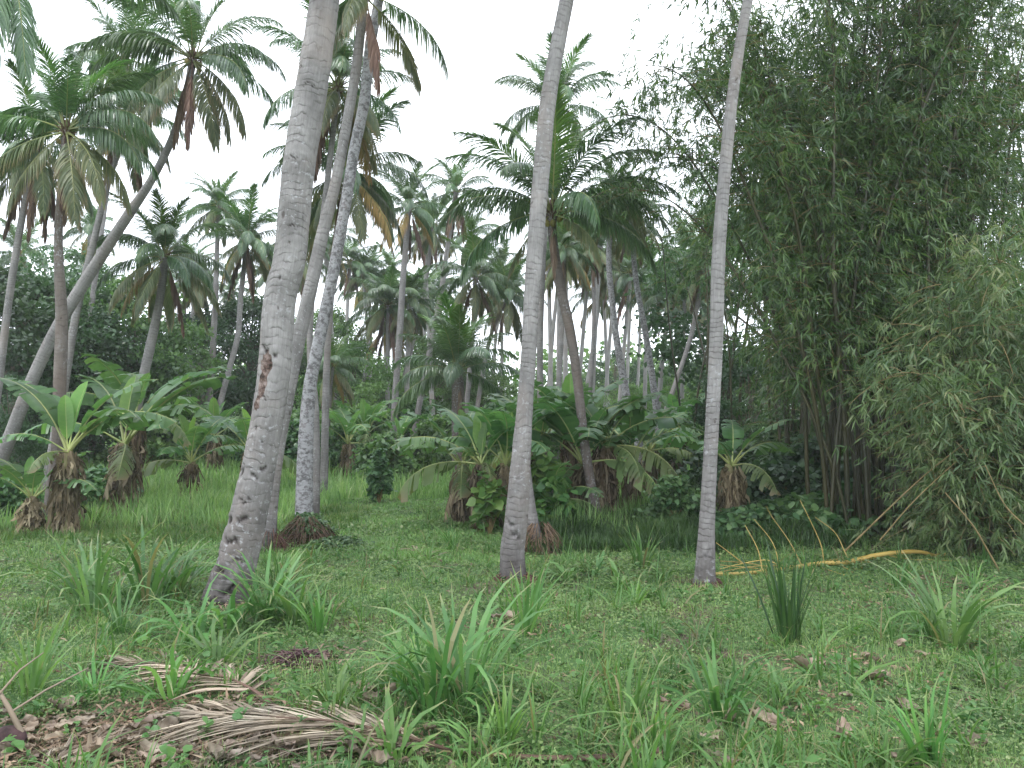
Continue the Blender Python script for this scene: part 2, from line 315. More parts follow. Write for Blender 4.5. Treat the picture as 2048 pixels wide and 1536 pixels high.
# ------------------------------------------------------------------ the ground
def ground():
    ys = np.concatenate([np.linspace(-30, 0, 8), np.linspace(.5, 26, 150), np.linspace(27, 80, 45), np.array([100, 150, 250, 400, 700, 1200])])
    xs = np.concatenate([[-900, -400, -200, -120, -80], np.linspace(-55, -13, 22), np.linspace(-12.5, 12.5, 130), np.linspace(13, 55, 22), [80, 120, 200, 400, 900]])
    X, Y = np.meshgrid(xs, ys); Z = gz(X, Y)
    nx, ny = len(xs), len(ys)
    i = (np.arange(ny - 1)[:, None] * nx + np.arange(nx - 1)[None]).reshape(-1)
    b = MB(); b.add(np.stack([X, Y, Z], -1).reshape(-1, 3), np.stack([i, i + 1, i + nx + 1, i + nx], 1))
    m, t, N, L = node_mat('ground_soil')
    g = N('ShaderNodeTexCoord')
    def noise(sc, d=6, r=.65):
        n = N('ShaderNodeTexNoise'); n.inputs['Scale'].default_value = sc; n.inputs['Detail'].default_value = d; n.inputs['Roughness'].default_value = r
        L(g.outputs['Object'], n.inputs['Vector']); return n.outputs['Fac']
    soil = ramp(N, [(.3, (.055, .042, .033)), (.5, (.11, .085, .065)), (.7, (.19, .15, .12))]); L(noise(9), soil.inputs[0])
    gr = ramp(N, [(.3, (.04, .08, .03)), (.55, (.075, .14, .05)), (.75, (.13, .2, .085))]); L(noise(14, 7, .75), gr.inputs[0])
    mk = ramp(N, [(.36, (0, 0, 0)), (.48, (1, 1, 1))]); L(noise(1.1, 5, .7), mk.inputs[0])
    mxn = N('ShaderNodeMix'); mxn.data_type = 'RGBA'; L(mk.outputs[0], mxn.inputs[0]); L(soil.outputs[0], mxn.inputs[6]); L(gr.outputs[0], mxn.inputs[7])
    p = N('ShaderNodeBsdfPrincipled'); p.inputs['Roughness'].default_value = .95; p.inputs['Specular IOR Level'].default_value = .1; L(mxn.outputs[2], p.inputs['Base Color'])
    bp = N('ShaderNodeBump'); bp.inputs['Distance'].default_value = .04; bp.inputs['Strength'].default_value = .7; L(noise(22), bp.inputs['Height']); L(bp.outputs[0], p.inputs['Normal'])
    o = N('ShaderNodeOutputMaterial'); L(p.outputs[0], o.inputs[0])
    tag(obj('ground', b.mesh('ground', m, True)), 'gently rising grassy ground with bare reddish soil patches', 'ground', kind='structure')
ground()
# ------------------------------------------------------------------ coconut palms
def frond_mesh(name, e0, droop, vee, grav, mats, seed, nl=104, L=4.0, lmax=1.05, ragged=.0, hang=0.0, wid=.022, side_bend=.25):
    rs = np.random.RandomState(seed)
    k = 26; t = np.linspace(0, 1, k)
    el = math.radians(e0) - math.radians(droop) * t ** 1.5
    az = side_bend * (rs.rand() - .5) * 2 * t ** 1.5
    d = np.stack([np.cos(el) * np.cos(az), np.cos(el) * np.sin(az), np.sin(el)], 1)
    P = np.vstack([[0, 0, 0], np.cumsum((d[:-1] + d[1:]) / 2 * L / (k - 1), axis=0)])
    b = MB()
    R = np.interp(t, [0, .06, .2, 1], [.06, .035, .022, .004])
    b.tube(P, R, 5, .5, 1)
    for side in (-1, 1):
        tt = np.linspace(.16, .995, nl) + rs.uniform(-.003, .003, nl)
        if ragged: tt = tt[rs.rand(len(tt)) > ragged]
        n = len(tt)
        B = np.stack([np.interp(tt, t, P[:, i]) for i in range(3)], 1)
        T = nrm(np.stack([np.interp(tt, t, d[:, i]) for i in range(3)], 1))
        sidev = nrm(np.cross(T, [0, 0, 1.])) * side
        upv = nrm(np.cross(sidev * side, T))
        fw = np.interp(tt, [.16, .5, 1], [.6, .95, 2.0]) * rs.uniform(.85, 1.15, n)
        ve = vee + rs.uniform(-.18, .18, n)
        dr = nrm(T * fw[:, None] + sidev + upv * ve[:, None])
        ln = lmax * np.interp(tt, [.16, .3, .55, .8, 1], [.55, .95, 1, .72, .35]) * rs.uniform(.88, 1.08, n)
        g = grav * rs.uniform(.7, 1.3, n)
        kk = 5; s = np.linspace(0, 1, kk)
        if hang > 0: dr = nrm(dr * (1 - hang) + np.array([0, 0, -1.]) * hang + rs.normal(0, .10, (n, 3)))
        Q = B[:, None] + dr[:, None] * (ln[:, None] * s)[..., None]
        dz = -g[:, None] * ln[:, None] * s ** 2
        Q[..., 2] += dz
        Q = B[:, None] + nrm(Q - B[:, None] + 1e-9) * (ln[:, None] * s)[..., None]
        wv = nrm(T - dr * (T * dr).sum(1, keepdims=True)); wv = nrm(wv + upv * rs.uniform(-.5, .5, (n, 1)))
        prof = np.array([.5, 1, .9, .6, .08])
        b.ribbons(Q, wv[:, None] * (prof * wid)[None, :, None], np.clip(rs.normal(.5, .22, n), 0, 1))
    return b.mesh(name, mats)
GR, GY, GO, YL, DD = [M['frond'], M['rachis']], [M['frond_young'], M['rachis']], [M['frond_old'], M['rachis']], [M['frond_yellow'], M['rachis']], [M['frond_dead'], M['rachis_dead']]
FR = {}
def mk(kind, *a, **k): FR.setdefault(kind, []).append(frond_mesh('frond_' + kind, *a, **k))
for s in range(2):
    mk('spear', 84, 10, .5, .15, GY, 10 + s, nl=70, L=2.6, lmax=.38)
    mk('up', 74, 48, .35, .35, GY, 20 + s, lmax=.95)
    mk('high', 60, 66, .2, .6, GR, 30 + s)
    mk('mid', 42, 82, .1, .9, GR, 40 + s)
    mk('flat', 20, 88, 0, 1.2, GR, 50 + s)
    mk('low', -4, 72, -.05, 1.5, GR, 60 + s)
    mk('droop', -28, 52, -.1, 1.6, GO, 70 + s)
    mk('hang', -48, 34, -.1, 1.1, GO, 80 + s)
    mk('yellow', -40, 42, -.1, 1.4, YL, 90 + s, ragged=.1)
    mk('dead', -66, 20, 0, 1.0, DD, 100 + s, ragged=.25, hang=.72, lmax=1.1, wid=.034, nl=110)
def trunk_mesh(pts, mat, dense=False, wounds=None, sides=None, seed=0):
    """pts rows: x y z r"""
    rs = np.random.RandomState(seed)
    Lh = np.linalg.norm(np.diff(np.array(pts)[:, :3], axis=0), axis=1).sum()
    n = int(Lh / (.012 if dense else .12)) + 8; n = min(n, 900)
    Q = curve_pts(pts, n); P, R = Q[:, :3], np.maximum(Q[:, 3], .02)
    h = np.linspace(0, Lh, n)
    sides = sides or (56 if dense else 14)
    ph = rs.rand(8) * 6
    nz = lambda x: np.sin(x * 2.1 + ph[0]) + .6 * np.sin(x * 5.3 + ph[1]) + .4 * np.sin(x * 11.7 + ph[2])
    def shape(R, th):
        H = h[:, None] + .03 * np.sin(th * 2 + ph[3]) + .02 * np.sin(th * 3 + H0)
        fr = (H / .067 + .25 * np.sin(h * 3)[:, None]) % 1
        ring = -.018 * np.exp(-((fr - .5) / .16) ** 2) + .01 * np.sin(H * 17)
        lump = .018 * np.sin(th * 3 + h[:, None] * 1.3 + ph[4]) + .012 * np.sin(th * 5 - h[:, None] * 2.1 + ph[5])
        low = np.exp(-h / .5)[:, None] * (.07 * np.sin(th * 7 + ph[6] + h[:, None] * 4) + .05 * np.sin(th * 11 + ph[7]))
        return R[:, None] * (1 + (ring if dense else 0) + lump + low)
    H0 = ph[2]
    b = MB()
    if not dense:
        b.tube(P, R, sides, .5, shape=shape)
        return b.mesh('trunk', mat, True)
    v = b.tube(P, R, sides, .5, shape=shape)
    vv = v.reshape(-1, 3); nn = len(vv); wnd = np.zeros(nn); crk = np.zeros(nn)
    ctr = np.repeat(P, sides + 1, axis=0); out = nrm(vv - ctr)
    hh = np.repeat(h, sides + 1); facing = out @ np.array([0, -1., 0])   # scars are listed by x offset and height
    xo = (vv[:, 0] - ctr[:, 0]) / np.repeat(R, sides + 1)
    dis = np.zeros(nn)
    for (kind, hc, xc, hw, xw, slope, depth) in (wounds or []):
        if kind == 'c' and hc < 1.6: hw, depth = hw * 1.35, depth * 1.3
        dd_h = hh - hc - slope * (xo - xc) - .016 * np.sin(xo * 11 + hc * 40) - .010 * np.sin(xo * 37 + hc * 9) - .005 * np.sin(xo * 71)
        mfront = facing > .05
        if kind == 'w':
            e = (dd_h / hw) ** 2 + ((xo - xc) / xw) ** 2 + .25 * np.sin(hh * 60) * np.sin(xo * 19)
            a = np.clip(1.4 - e, 0, 1) * mfront; wnd = np.maximum(wnd, a); dis -= depth * a * (.6 + .4 * np.sin(hh * 90 + xo * 14))
        else:
            a = np.exp(-(dd_h / hw) ** 2) * np.clip(1.3 - ((xo - xc) / xw) ** 2 * 1.3, 0, 1) * mfront
            crk = np.maximum(crk, np.clip(a * 1.5 - .3, 0, 1)); dis -= depth * a
    b.v[0] = vv + out * dis[:, None]
    b.ex = {'wound': wnd, 'crack': crk}
    return b.mesh('trunk', mat, True)
NUT = None
def nut_mesh():
    global NUT
    if NUT is None:
        b = MB(); k = 9; z = np.linspace(-1, 1, k)
        P = np.stack([np.zeros(k), np.zeros(k), z * .13], 1); b.tube(P, .095 * np.sqrt(np.clip(1 - z ** 2, .002, 1)) * (1 + .12 * z), 10)
        NUT = b.mesh('coconut', M['coconut'], True)
    return NUT
def shaft_mesh():
    b = MB(); rs = np.random.RandomState(4)
    z = np.linspace(-.45, .5, 9); P = np.stack([0 * z, 0 * z, z], 1)
    b.tube(P, np.interp(z, [-.45, -.1, .2, .5], [.08, .15, .17, .05]), 12)
    for i in range(26):        # stubs of old leaf bases and torn fibre
        a = i * 2.4; z0 = -.3 + i * .02; d = np.array([math.cos(a), math.sin(a), .9]); l = .16 + .2 * rs.rand()
        p0 = np.array([.1 * math.cos(a), .1 * math.sin(a), z0]); b.tube([p0, p0 + d * l * .5, p0 + d * l + [0, 0, -.03]], [.045, .03, .018], 5)
    return b.mesh('leaf_bases', M['fibre'], True)
SHAFT = shaft_mesh()
STD = ['spear', 'spear', 'up', 'up', 'up', 'up', 'high', 'high', 'high', 'mid', 'mid', 'mid', 'mid', 'flat', 'flat', 'flat', 'low', 'low', 'low', 'droop', 'droop', 'droop', 'droop', 'hang', 'hang', 'hang', 'low', 'mid']
def crown(root, top, seed, size=1.0, kinds=None, dead=2, yellow=0, nuts=0, az0=None, explicit=None, shaft=True):
    rs = random.Random(seed)
    a = rs.random() * 6.28 if az0 is None else az0
    if explicit is None:
        kinds = list(kinds or STD) + ['yellow'] * yellow + ['dead'] * dead
        explicit = []
        for i, k in enumerate(kinds):
            a += 2.39996 + rs.uniform(-.25, .25); explicit.append((math.degrees(a), k, rs.uniform(.88, 1.1)))
    for az, k, s in explicit:
        ar = math.radians(az)
        nm = 'dead_frond' if k == 'dead' else 'frond'
        off = {'dead': -.22, 'hang': -.12, 'droop': -.08, 'yellow': -.15}.get(k, .05)
        f = obj(nm, rs.choice(FR[k]), root, (top[0] + .09 * size * math.cos(ar), top[1] + .09 * size * math.sin(ar), top[2] + off * size),
                (rs.uniform(-.12, .12), rs.uniform(-.1, .1), ar), s * size)
        if k == 'dead': f['label'] = 'brown dead frond hanging down the trunk'
        if k == 'yellow': f['label'] = 'yellowing frond hanging below the crown'
    if shaft: obj('leaf_bases', SHAFT, root, tuple(top), sc=size * .9)
    for i in range(nuts):
        an = rs.random() * 6.28; obj('coconut', nut_mesh(), root, (top[0] + .24 * math.cos(an) * size, top[1] + .24 * math.sin(an) * size, top[2] - (.18 + .25 * rs.random()) * size), (.4 * rs.random(), .5, an), size)
def palm(label, D, path, seed, size=.8, group='coconut palms of the grove', mat='bark', dense=False, wounds=None, dD=0.0, base=True, crown_on=True, name='coconut_palm', **kw):
    """path rows: px py width_px, base first; the last row is the crown centre"""
    base_px = path[0]
    rows = []
    n = len(path)
    for i, (px, py, wp) in enumerate(path):
        Dd = D + dD * i / (n - 1)
        p = W(px, py, Dd); rows.append([*p, wp / 2 / FPX * Dd])
    g = float(gz(rows[0][0], rows[0][1]))
    if base:            # carry the foot of the trunk down to the ground
        r0, r1 = np.array(rows[0]), np.array(rows[1])
        if r0[2] > g - .05:
            s = (g - .12 - r0[2]) / (r1[2] - r0[2]) if abs(r1[2] - r0[2]) > 1e-6 else 0
            s = max(s, -4); ft = r0 + (r1 - r0) * s * .7; ft[2] = g - .12; ft[3] = r0[3] * 1.12
            rows.insert(0, list(ft))
    rows = np.array(rows); org = np.array([rows[0][0], rows[0][1], g])
    root = thing(name, label, 'palm tree', org, group)
    loc = rows.copy(); loc[:, :3] -= org
    t = obj('trunk', trunk_mesh(loc, M[mat], dense, wounds, seed=seed), root)
    if crown_on: crown(root, loc[-1][:3], seed, size, **kw)
    return root, loc
UPK = STD
FEW = ['up', 'up', 'high', 'mid', 'mid', 'flat', 'flat', 'low', 'low', 'droop', 'droop', 'hang']
near = 'tall coconut trunks nearest the viewer'
# scars of the nearest trunk: kind, height, x offset (-1..1), half height, half width, slope, depth
WND = [('w', 2.30, -.25, .10, .42, .0, .02), ('w', 2.12, -.35, .14, .30, .0, .012), ('w', 1.92, -.55, .07, .22, 0, .01),
       ('c', 2.39, .25, .022, .12, -.1, .03), ('c', 2.42, -.45, .02, .35, -.05, .02), ('c', 1.30, .15, .010, .28, .02, .02), ('c', 1.38, .55, .012, .22, .10, .02), ('c', 1.30, -.75, .03, .2, 0, .025),
       ('c', .92, .05, .018, .35, .02, .02), ('c', .86, -.75, .03, .25, .05, .03), ('c', .70, -.3, .014, .5, .03, .018), ('c', .5, -.85, .05, .18, 0, .03), ('c', .44, -.35, .02, .25, -.03, .02),
       ('c', .26, .25, .022, .35, .02, .03), ('c', .33, .4, .03, .1, .2, .03), ('c', .12, -.2, .016, .6, .02, .02), ('c', .58, .35, .01, .4, .04, .012), ('c', 1.08, -.1, .009, .5, .03, .012), ('c', 1.62, .2, .012, .09, .3, .015), ('c', 1.7, -.3, .02, .07, .2, .015), ('c', 3.1, .0, .03, .06, .0, .012), ('c', 2.0, -.1, .012, .3, .02, .01), ('c', 3.6, .3, .008, .4, .03, .01), ('c', 4.2, -.2, .008, .45, .04, .01), ('c', 4.9, .1, .008, .45, .03, .01)]
palm('thickest grey trunk leaning right, with a torn brown scar halfway up', 7.2,
     [(455, 1190, 88), (461, 1166, 82), (487, 1069, 76), (521, 912, 65), (547, 756, 64), (560, 600, 64), (580, 513, 64), (597, 342, 64), (624, 171, 64), (649, 0, 60), (700, -380, 58), (770, -900, 54), (850, -1500, 48)],
     11, 1.0, near, 'bark_main', True, WND, kinds=FEW)
palm('thin ringed trunk rising from behind the thickest trunk', 10.2,
     [(530, 1100, 42), (540, 1000, 34), (553, 900, 31), (572, 800, 30), (592, 700, 29), (606, 640, 28), (625, 560, 27), (647, 460, 25), (668, 380, 22), (684, 300, 21), (702, 200, 20), (716, 110, 20), (728, -10, 19)],
     12, .36, near, dense=True, az0=.5, kinds=['up', 'high', 'high', 'mid', 'mid', 'flat', 'flat', 'low', 'low', 'droop', 'droop', 'hang'], dead=1)
palm('trunk speckled with dark and white lichen, its foot wrapped in creepers', 11.0,
     [(611, 1075, 42), (609, 1040, 38), (609, 985, 34), (612, 880, 30), (619, 780, 26), (634, 700, 25), (655, 600, 24), (675, 500, 23), (696, 380, 22), (709, 300, 22), (729, 200, 22), (739, 100, 21), (757, 0, 20), (800, -300, 20), (850, -600, 18)],
     13, .8, near, 'bark_lichen', dense=True, kinds=FEW)
palm('slender pale trunk just right of the lichen-speckled one', 13.6,
     [(631, 1030, 17), (633, 900, 14), (630, 800, 13), (622, 740, 13), (620, 660, 12), (628, 560, 12), (641, 470, 12), (655, 360, 12), (676, 175, 12)],
     14, .40, near, kinds=STD, yellow=1, dead=1, az0=1.0)
palm('palm crown low behind the upper lichen-speckled trunk', 17,
     [(648, 960, 16), (655, 700, 13), (672, 500, 12), (694, 345, 12)], 15, .50, dead=2, yellow=1)
palm('ringed trunk in the middle with a dark frayed foot', 8.3,
     [(1026, 1155, 54), (1025, 1100, 48), (1031, 1050, 46), (1038, 965, 42), (1043, 900, 38), (1051, 800, 32), (1058, 700, 31), (1063, 600, 31), (1069, 513, 33), (1083, 342, 34), (1098, 190, 33), (1133, 0, 30), (1215, -400, 29), (1320, -900, 26)],
     16, .95, near, 'bark', True, [('c', .62, .1, .015, .5, -.06, .03), ('c', .72, -.5, .014, .4, -.08, .03), ('c', .98, .5, .008, .4, .02, .01), ('c', .3, .3, .008, .5, -.05, .01), ('c', 3.6, .45, .02, .06, 0, .01), ('c', 3.62, .75, .02, .06, 0, .01)], kinds=FEW)
palm('trunk standing close behind the middle trunk, brown roots at its foot', 10.6,
     [(1072, 1095, 34), (1060, 1020, 26), (1048, 900, 22), (1052, 780, 20), (1063, 600, 19), (1085, 342, 18), (1100, 190, 16), (1136, 0, 16), (1220, -400, 15), (1290, -700, 14)],
     17, .7, near, kinds=FEW)
palm('slim bright trunk standing alone in front of the bamboo', 8.2,
     [(1411, 1165, 46), (1411, 1140, 39), (1414, 1050, 31), (1421, 911, 28), (1432, 683, 27), (1437, 513, 27), (1450, 342, 25), (1468, 171, 23), (1496, 0, 20), (1575, -400, 20), (1650, -800, 18)],
     18, .8, near, 'bark', True, [('c', 3.9, .1, .02, .1, 0, .01), ('c', 3.6, -.1, .015, .1, 0, .01), ('c', .5, .0, .01, .6, .1, .01), ('c', 1.0, .2, .01, .4, -.1, .01)], kinds=FEW)
# middle distance
palm('palm whose fresh crown shows either side of the middle trunk near the top', 20, [(1085, 900, 14), (1080, 700, 13), (1090, 450, 12), (1112, 215, 12)], 45, .47, kinds=['spear','spear','up','up','up','up','up','high','high','high','high','mid','mid','mid','mid','flat','flat','flat','low','low'], dead=0)
palm('curved trunk leaning left, its big fresh crown behind the middle trunk', 13.0,
     [(1195, 1048, 26), (1180, 960, 20), (1168, 880, 19), (1155, 760, 19), (1140, 660, 20), (1120, 570, 20), (1106, 480, 18), (1104, 425, 18)],
     21, .53, mat='bark_dark', nuts=3,
     explicit=[(80, 'spear', 1), (140, 'up', 1.1), (40, 'up', 1.05), (260, 'up', 1), (170, 'high', 1), (15, 'high', 1.1), (215, 'high', 1), (330, 'high', 1), (160, 'mid', 1), (-5, 'mid', 1.05), (60, 'mid', 1), (110, 'mid', 1),
               (190, 'flat', 1), (245, 'mid', .9), (350, 'flat', 1), (25, 'flat', .95), (290, 'flat', .9), (178, 'low', .95), (-14, 'low', 1), (320, 'droop', .7), (205, 'hang', .6), (270, 'dead', .5)])
palm('coconut palm leaning far right with a wide drooping crown and brown dead frond', 14.5,
     [(-30, 985, 30), (8, 905, 26), (60, 770, 24), (112, 660, 23), (172, 560, 23), (250, 440, 20), (303, 360, 16), (345, 275, 15), (372, 190, 15), (386, 118, 16)],
     22, .50, nuts=5,
     explicit=[(80, 'spear', 1), (120, 'up', 1.0), (30, 'up', 1.0), (250, 'up', 1), (200, 'high', .9), (-10, 'mid', 1.0), (175, 'mid', .95), (70, 'mid', .9), (290, 'mid', .9), (-5, 'flat', 1), (185, 'flat', 1.05), (345, 'flat', .95), (212, 'flat', 1.05),
               (10, 'low', .95), (165, 'low', 1), (330, 'low', 1), (-20, 'droop', 1), (225, 'droop', 1), (200, 'hang', .95), (310, 'hang', 1), (250, 'hang', 1.05), (345, 'hang', .95), (265, 'dead', .85), (290, 'dead', .95)])
palm('upright palm at the left with a bushy crown, banana plants at its foot', 12.2,
     [(98, 1068, 32), (106, 980, 26), (116, 887, 24), (120, 750, 24), (123, 640, 23), (117, 500, 17), (121, 400, 15), (133, 262, 16)],
     23, .42, nuts=4, mat='bark_dark',
     explicit=[(80, 'spear', 1.2), (100, 'up', 1), (30, 'up', .95), (170, 'up', .95), (260, 'up', .9), (140, 'high', 1), (10, 'high', 1), (300, 'high', .9), (-10, 'mid', 1.1), (165, 'mid', 1), (60, 'mid', 1), (200, 'flat', 1.05), (-20, 'flat', 1.15),
               (175, 'low', 1), (340, 'low', 1.1), (0, 'low', 1.1), (320, 'droop', 1.1), (-10, 'droop', 1), (220, 'droop', 1), (305, 'hang', 1.15), (240, 'hang', .95), (280, 'dead', .8), (320, 'dead', .9)])
palm('palm with a long brown dead frond hanging at the left edge', 17, [(-25, 950, 18), (-2, 760, 15), (18, 600, 14), (45, 430, 13), (75, 300, 13)], 24, 0.46, dead=4, yellow=0)
palm('slim palm between the leaning and the upright palms at left', 16.5, [(92, 985, 22), (130, 760, 17), (150, 640, 15), (168, 560, 14), (188, 480, 13), (207, 400, 12), (224, 340, 11), (240, 285, 11), (254, 232, 11)], 25, 0.38, dead=2, yellow=2)
palm('pale palm crown beyond the two leftmost crowns', 23, [(140, 900, 12), (190, 560, 10), (225, 300, 9), (250, 120, 9)], 26, 0.5, dead=0)
palm('shorter palm with dense dark crown above the left banana plants', 17.5, [(258, 915, 24), (270, 830, 21), (290, 740, 19), (308, 660, 18), (321, 590, 15), (329, 515, 16)], 27, 0.42, dead=1, yellow=1)
palm('thin palm with feathery crown left of the thickest trunk', 27, [(414, 860, 13), (424, 720, 12), (431, 600, 11), (434, 500, 9), (438, 412, 9)], 28, 0.38, dead=0)
palm('thin bent palm with brown hanging fronds beside the thickest trunk', 25, [(428, 880, 13), (440, 810, 12), (458, 740, 11), (476, 670, 11), (481, 600, 10), (494, 480, 10)], 29, 0.42, dead=3, yellow=2)
palm('thin straight palm with yellowing skirt right of the lichen trunk', 27, [(786, 905, 13), (790, 800, 13), (800, 660, 13), (806, 560, 12), (818, 415, 11)], 30, 0.44, dead=2, yellow=3, kinds=STD[:20])
palm('thin palm with a pinkish brown beard of dead fronds', 29, [(822, 905, 13), (840, 800, 12), (858, 710, 12), (880, 600, 11), (894, 500, 9), (912, 385, 9)], 31, 0.42, dead=6, yellow=0, kinds=STD[:18])
palm('faint palm between the yellow-skirted and the bearded palms', 34, [(792, 870, 9), (808, 760, 9), (832, 660, 8), (852, 560, 8), (866, 455, 8)], 32, 0.45, dead=2, yellow=1)
palm('palm with drooping green crown left of the middle trunk', 26, [(926, 880, 11), (936, 780, 10), (943, 690, 10), (947, 640, 9), (951, 555, 9)], 33, 0.45, dead=2, yellow=0)
palm('short young palm with upright fronds and a dark stubby trunk', 21, [(917, 900, 26), (917, 850, 28), (916, 790, 26), (914, 745, 22)], 34, 0.52, mat='bark_dark', kinds=['spear', 'spear', 'up', 'up', 'up', 'up', 'up', 'high', 'high', 'high', 'high', 'mid', 'mid', 'mid', 'mid', 'flat', 'flat', 'flat', 'flat', 'low', 'low'], dead=1)
palm('slanting thin palm with straw-coloured crown left of centre', 34, [(700, 870, 9), (722, 780, 8), (746, 700, 8), (770, 655, 8)], 35, 0.42, dead=1, yellow=3, kinds=STD[6:20])
palm('small palm with drooping crown beside the pale slender trunk', 23, [(655, 915, 11), (656, 840, 10), (660, 780, 9), (664, 735, 9)], 36, 0.3, dead=1, yellow=1, kinds=STD[4:])
palm('palm crown tucked behind the left edge of the middle trunk', 31, [(950, 850, 9), (965, 750, 9), (985, 660, 8), (1018, 590, 8)], 37, 0.48, dead=1)
palm('palm with orange-brown skirt seen through the big fresh crown', 24, [(1112, 880, 12), (1118, 760, 11), (1124, 640, 10), (1128, 500, 10)], 38, .34, dead=2, yellow=2)
palm('palm with hanging brown fronds left of the bamboo leaves', 28, [(1172, 880, 9), (1182, 760, 8), (1188, 620, 8), (1184, 490, 8)], 39, .34, dead=2, yellow=1)
palm('mottled grey trunk curving up beside the banana clump', 18, [(1280, 985, 25), (1281, 930, 20), (1276, 880, 17), (1261, 828, 16), (1242, 730, 15), (1228, 640, 13), (1218, 500, 11), (1240, 395, 10)], 40, .29, 'coconut palms of the grove', 'bark_lichen', dead=1)
palm('spotted trunk right of the banana clump, leaning left', 19.5, [(1325, 985, 17), (1321, 893, 15), (1312, 811, 14), (1301, 730, 13), (1290, 660, 12), (1272, 560, 11), (1262, 440, 10)], 41, 0.29, 'coconut palms of the grove', 'bark_lichen', dead=2)
palm('trunk crossing behind the spotted one, leaning right', 24, [(1296, 925, 11), (1318, 860, 11), (1339, 802, 10), (1352, 763, 9), (1385, 660, 9), (1410, 520, 8)], 42, 0.42, dead=1)
far = [(1102, 870, 1100, 660, 1094, 500, 36, 9), (1116, 860, 1117, 640, 1120, 560, 38, 7), (1148, 850, 1168, 650, 1178, 560, 38, 8), (1160, 850, 1185, 700, 1200, 640, 40, 8),
       (1236, 860, 1244, 740, 1262, 600, 33, 8), (1288, 860, 1291, 740, 1296, 600, 34, 8), (1268, 830, 1276, 760, 1282, 640, 40, 6), (1362, 880, 1366, 720, 1372, 560, 30, 8),
       (690, 850, 694, 640, 700, 575, 42, 7), (735, 850, 742, 700, 735, 610, 45, 6), (790, 840, 786, 660, 780, 590, 44, 6), (845, 850, 848, 760, 850, 640, 40, 7), (1000, 850, 1004, 700, 1000, 650, 42, 7),
       (362, 850, 366, 700, 372, 600, 33, 8), (60, 850, 52, 640, 40, 560, 34, 8), (165, 850, 175, 620, 180, 510, 36, 8), (500, 850, 520, 680, 540, 600, 36, 8), (880, 860, 884, 760, 880, 620, 46, 6), (770, 860, 770, 700, 760, 640, 48, 6), (1330, 860, 1340, 740, 1345, 640, 42, 6)]
where = ['in the gap right of the middle trunk', 'with a bare thin stem right of the middle trunk', 'behind the tall upright banana leaf', 'right of the tall upright banana leaf', 'left of the mottled grey trunk', 'between the mottled and spotted trunks',
         'with the thinnest stem near the spotted trunk', 'glimpsed left of the slim bright trunk', 'right of the lichen trunk, pale with distance', 'above the round green tree', 'behind the yellow-skirted palm', 'between the two slanting stems left of centre', 'left of the middle trunk at the skyline',
         'behind the dark trees left of centre', 'at the far left skyline', 'behind the foot of the leaning palm', 'showing beside the thickest trunk', 'behind the short young palm', 'on the skyline right of the round green tree', 'deep behind the crossing trunks']
for i, (a, b_, c_, d_, e_, f_, D, wp) in enumerate(far):
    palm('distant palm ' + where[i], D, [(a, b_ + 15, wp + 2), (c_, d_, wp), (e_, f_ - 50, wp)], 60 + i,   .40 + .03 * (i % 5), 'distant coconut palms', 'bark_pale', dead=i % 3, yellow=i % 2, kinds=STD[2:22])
rs = random.Random(21)
spots = [(372, 'left of the feathery thin palm'), (455, 'between the feathery and the bent thin palms'), (575, 'glimpsed through the gap left of the lichen trunk'), (672, 'just right of the small drooping palm'), (748, 'behind the slanting straw-coloured palm'), (775, 'just left of the yellow-skirted stem'),
         (812, 'just right of the yellow-skirted stem'), (868, 'right of the bearded palm stem'), (898, 'left of the dark stubby palm'), (978, 'right of the drooping green palm'), (1088, 'touching the right side of the middle trunk'), (1130, 'straight behind the curved leaning trunk'), (1178, 'right of the curved leaning trunk'), (1206, 'with a bent stem right of the curved trunk'),
         (1218, 'second right of the curved trunk'), (1250, 'crossing behind the mottled grey trunk'), (1312, 'right beside the spotted trunk'), (1378, 'left of the slim bright trunk'), (140, 'between the two leftmost stems'), (205, 'behind the slim left palm')]
for i, (px, wh) in enumerate(spots):
    D = rs.uniform(29, 44); ty = rs.uniform(430, 620); ln_ = rs.uniform(-25, 45); wp = 300 / D * rs.uniform(.9, 1.2)
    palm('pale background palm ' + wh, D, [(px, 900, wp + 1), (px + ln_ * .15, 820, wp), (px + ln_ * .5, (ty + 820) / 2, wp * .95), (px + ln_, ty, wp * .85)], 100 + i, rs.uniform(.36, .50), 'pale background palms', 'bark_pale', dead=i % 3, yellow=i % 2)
# crowns whose fronds hang into the top of the picture
for q in range(2): mk('hanging', -55, 30, -.1, 1.2, GR, 120 + q)
palm('palm outside the left edge whose dark fronds hang into the top corner', 8.2, [(-330, 1130, 40), (-250, 700, 36), (-130, 200, 34), (22, -62, 32)], 80, .60, explicit=[(-75, 'hanging', .9), (-100, 'hanging', .75), (-50, 'hanging', .6), (-120, 'low', .6), (180, 'mid', 1), (120, 'high', 1), (240, 'high', 1), (200, 'low', 1), (90, 'up', 1), (60, 'mid', .9), (0, 'high', .8)])
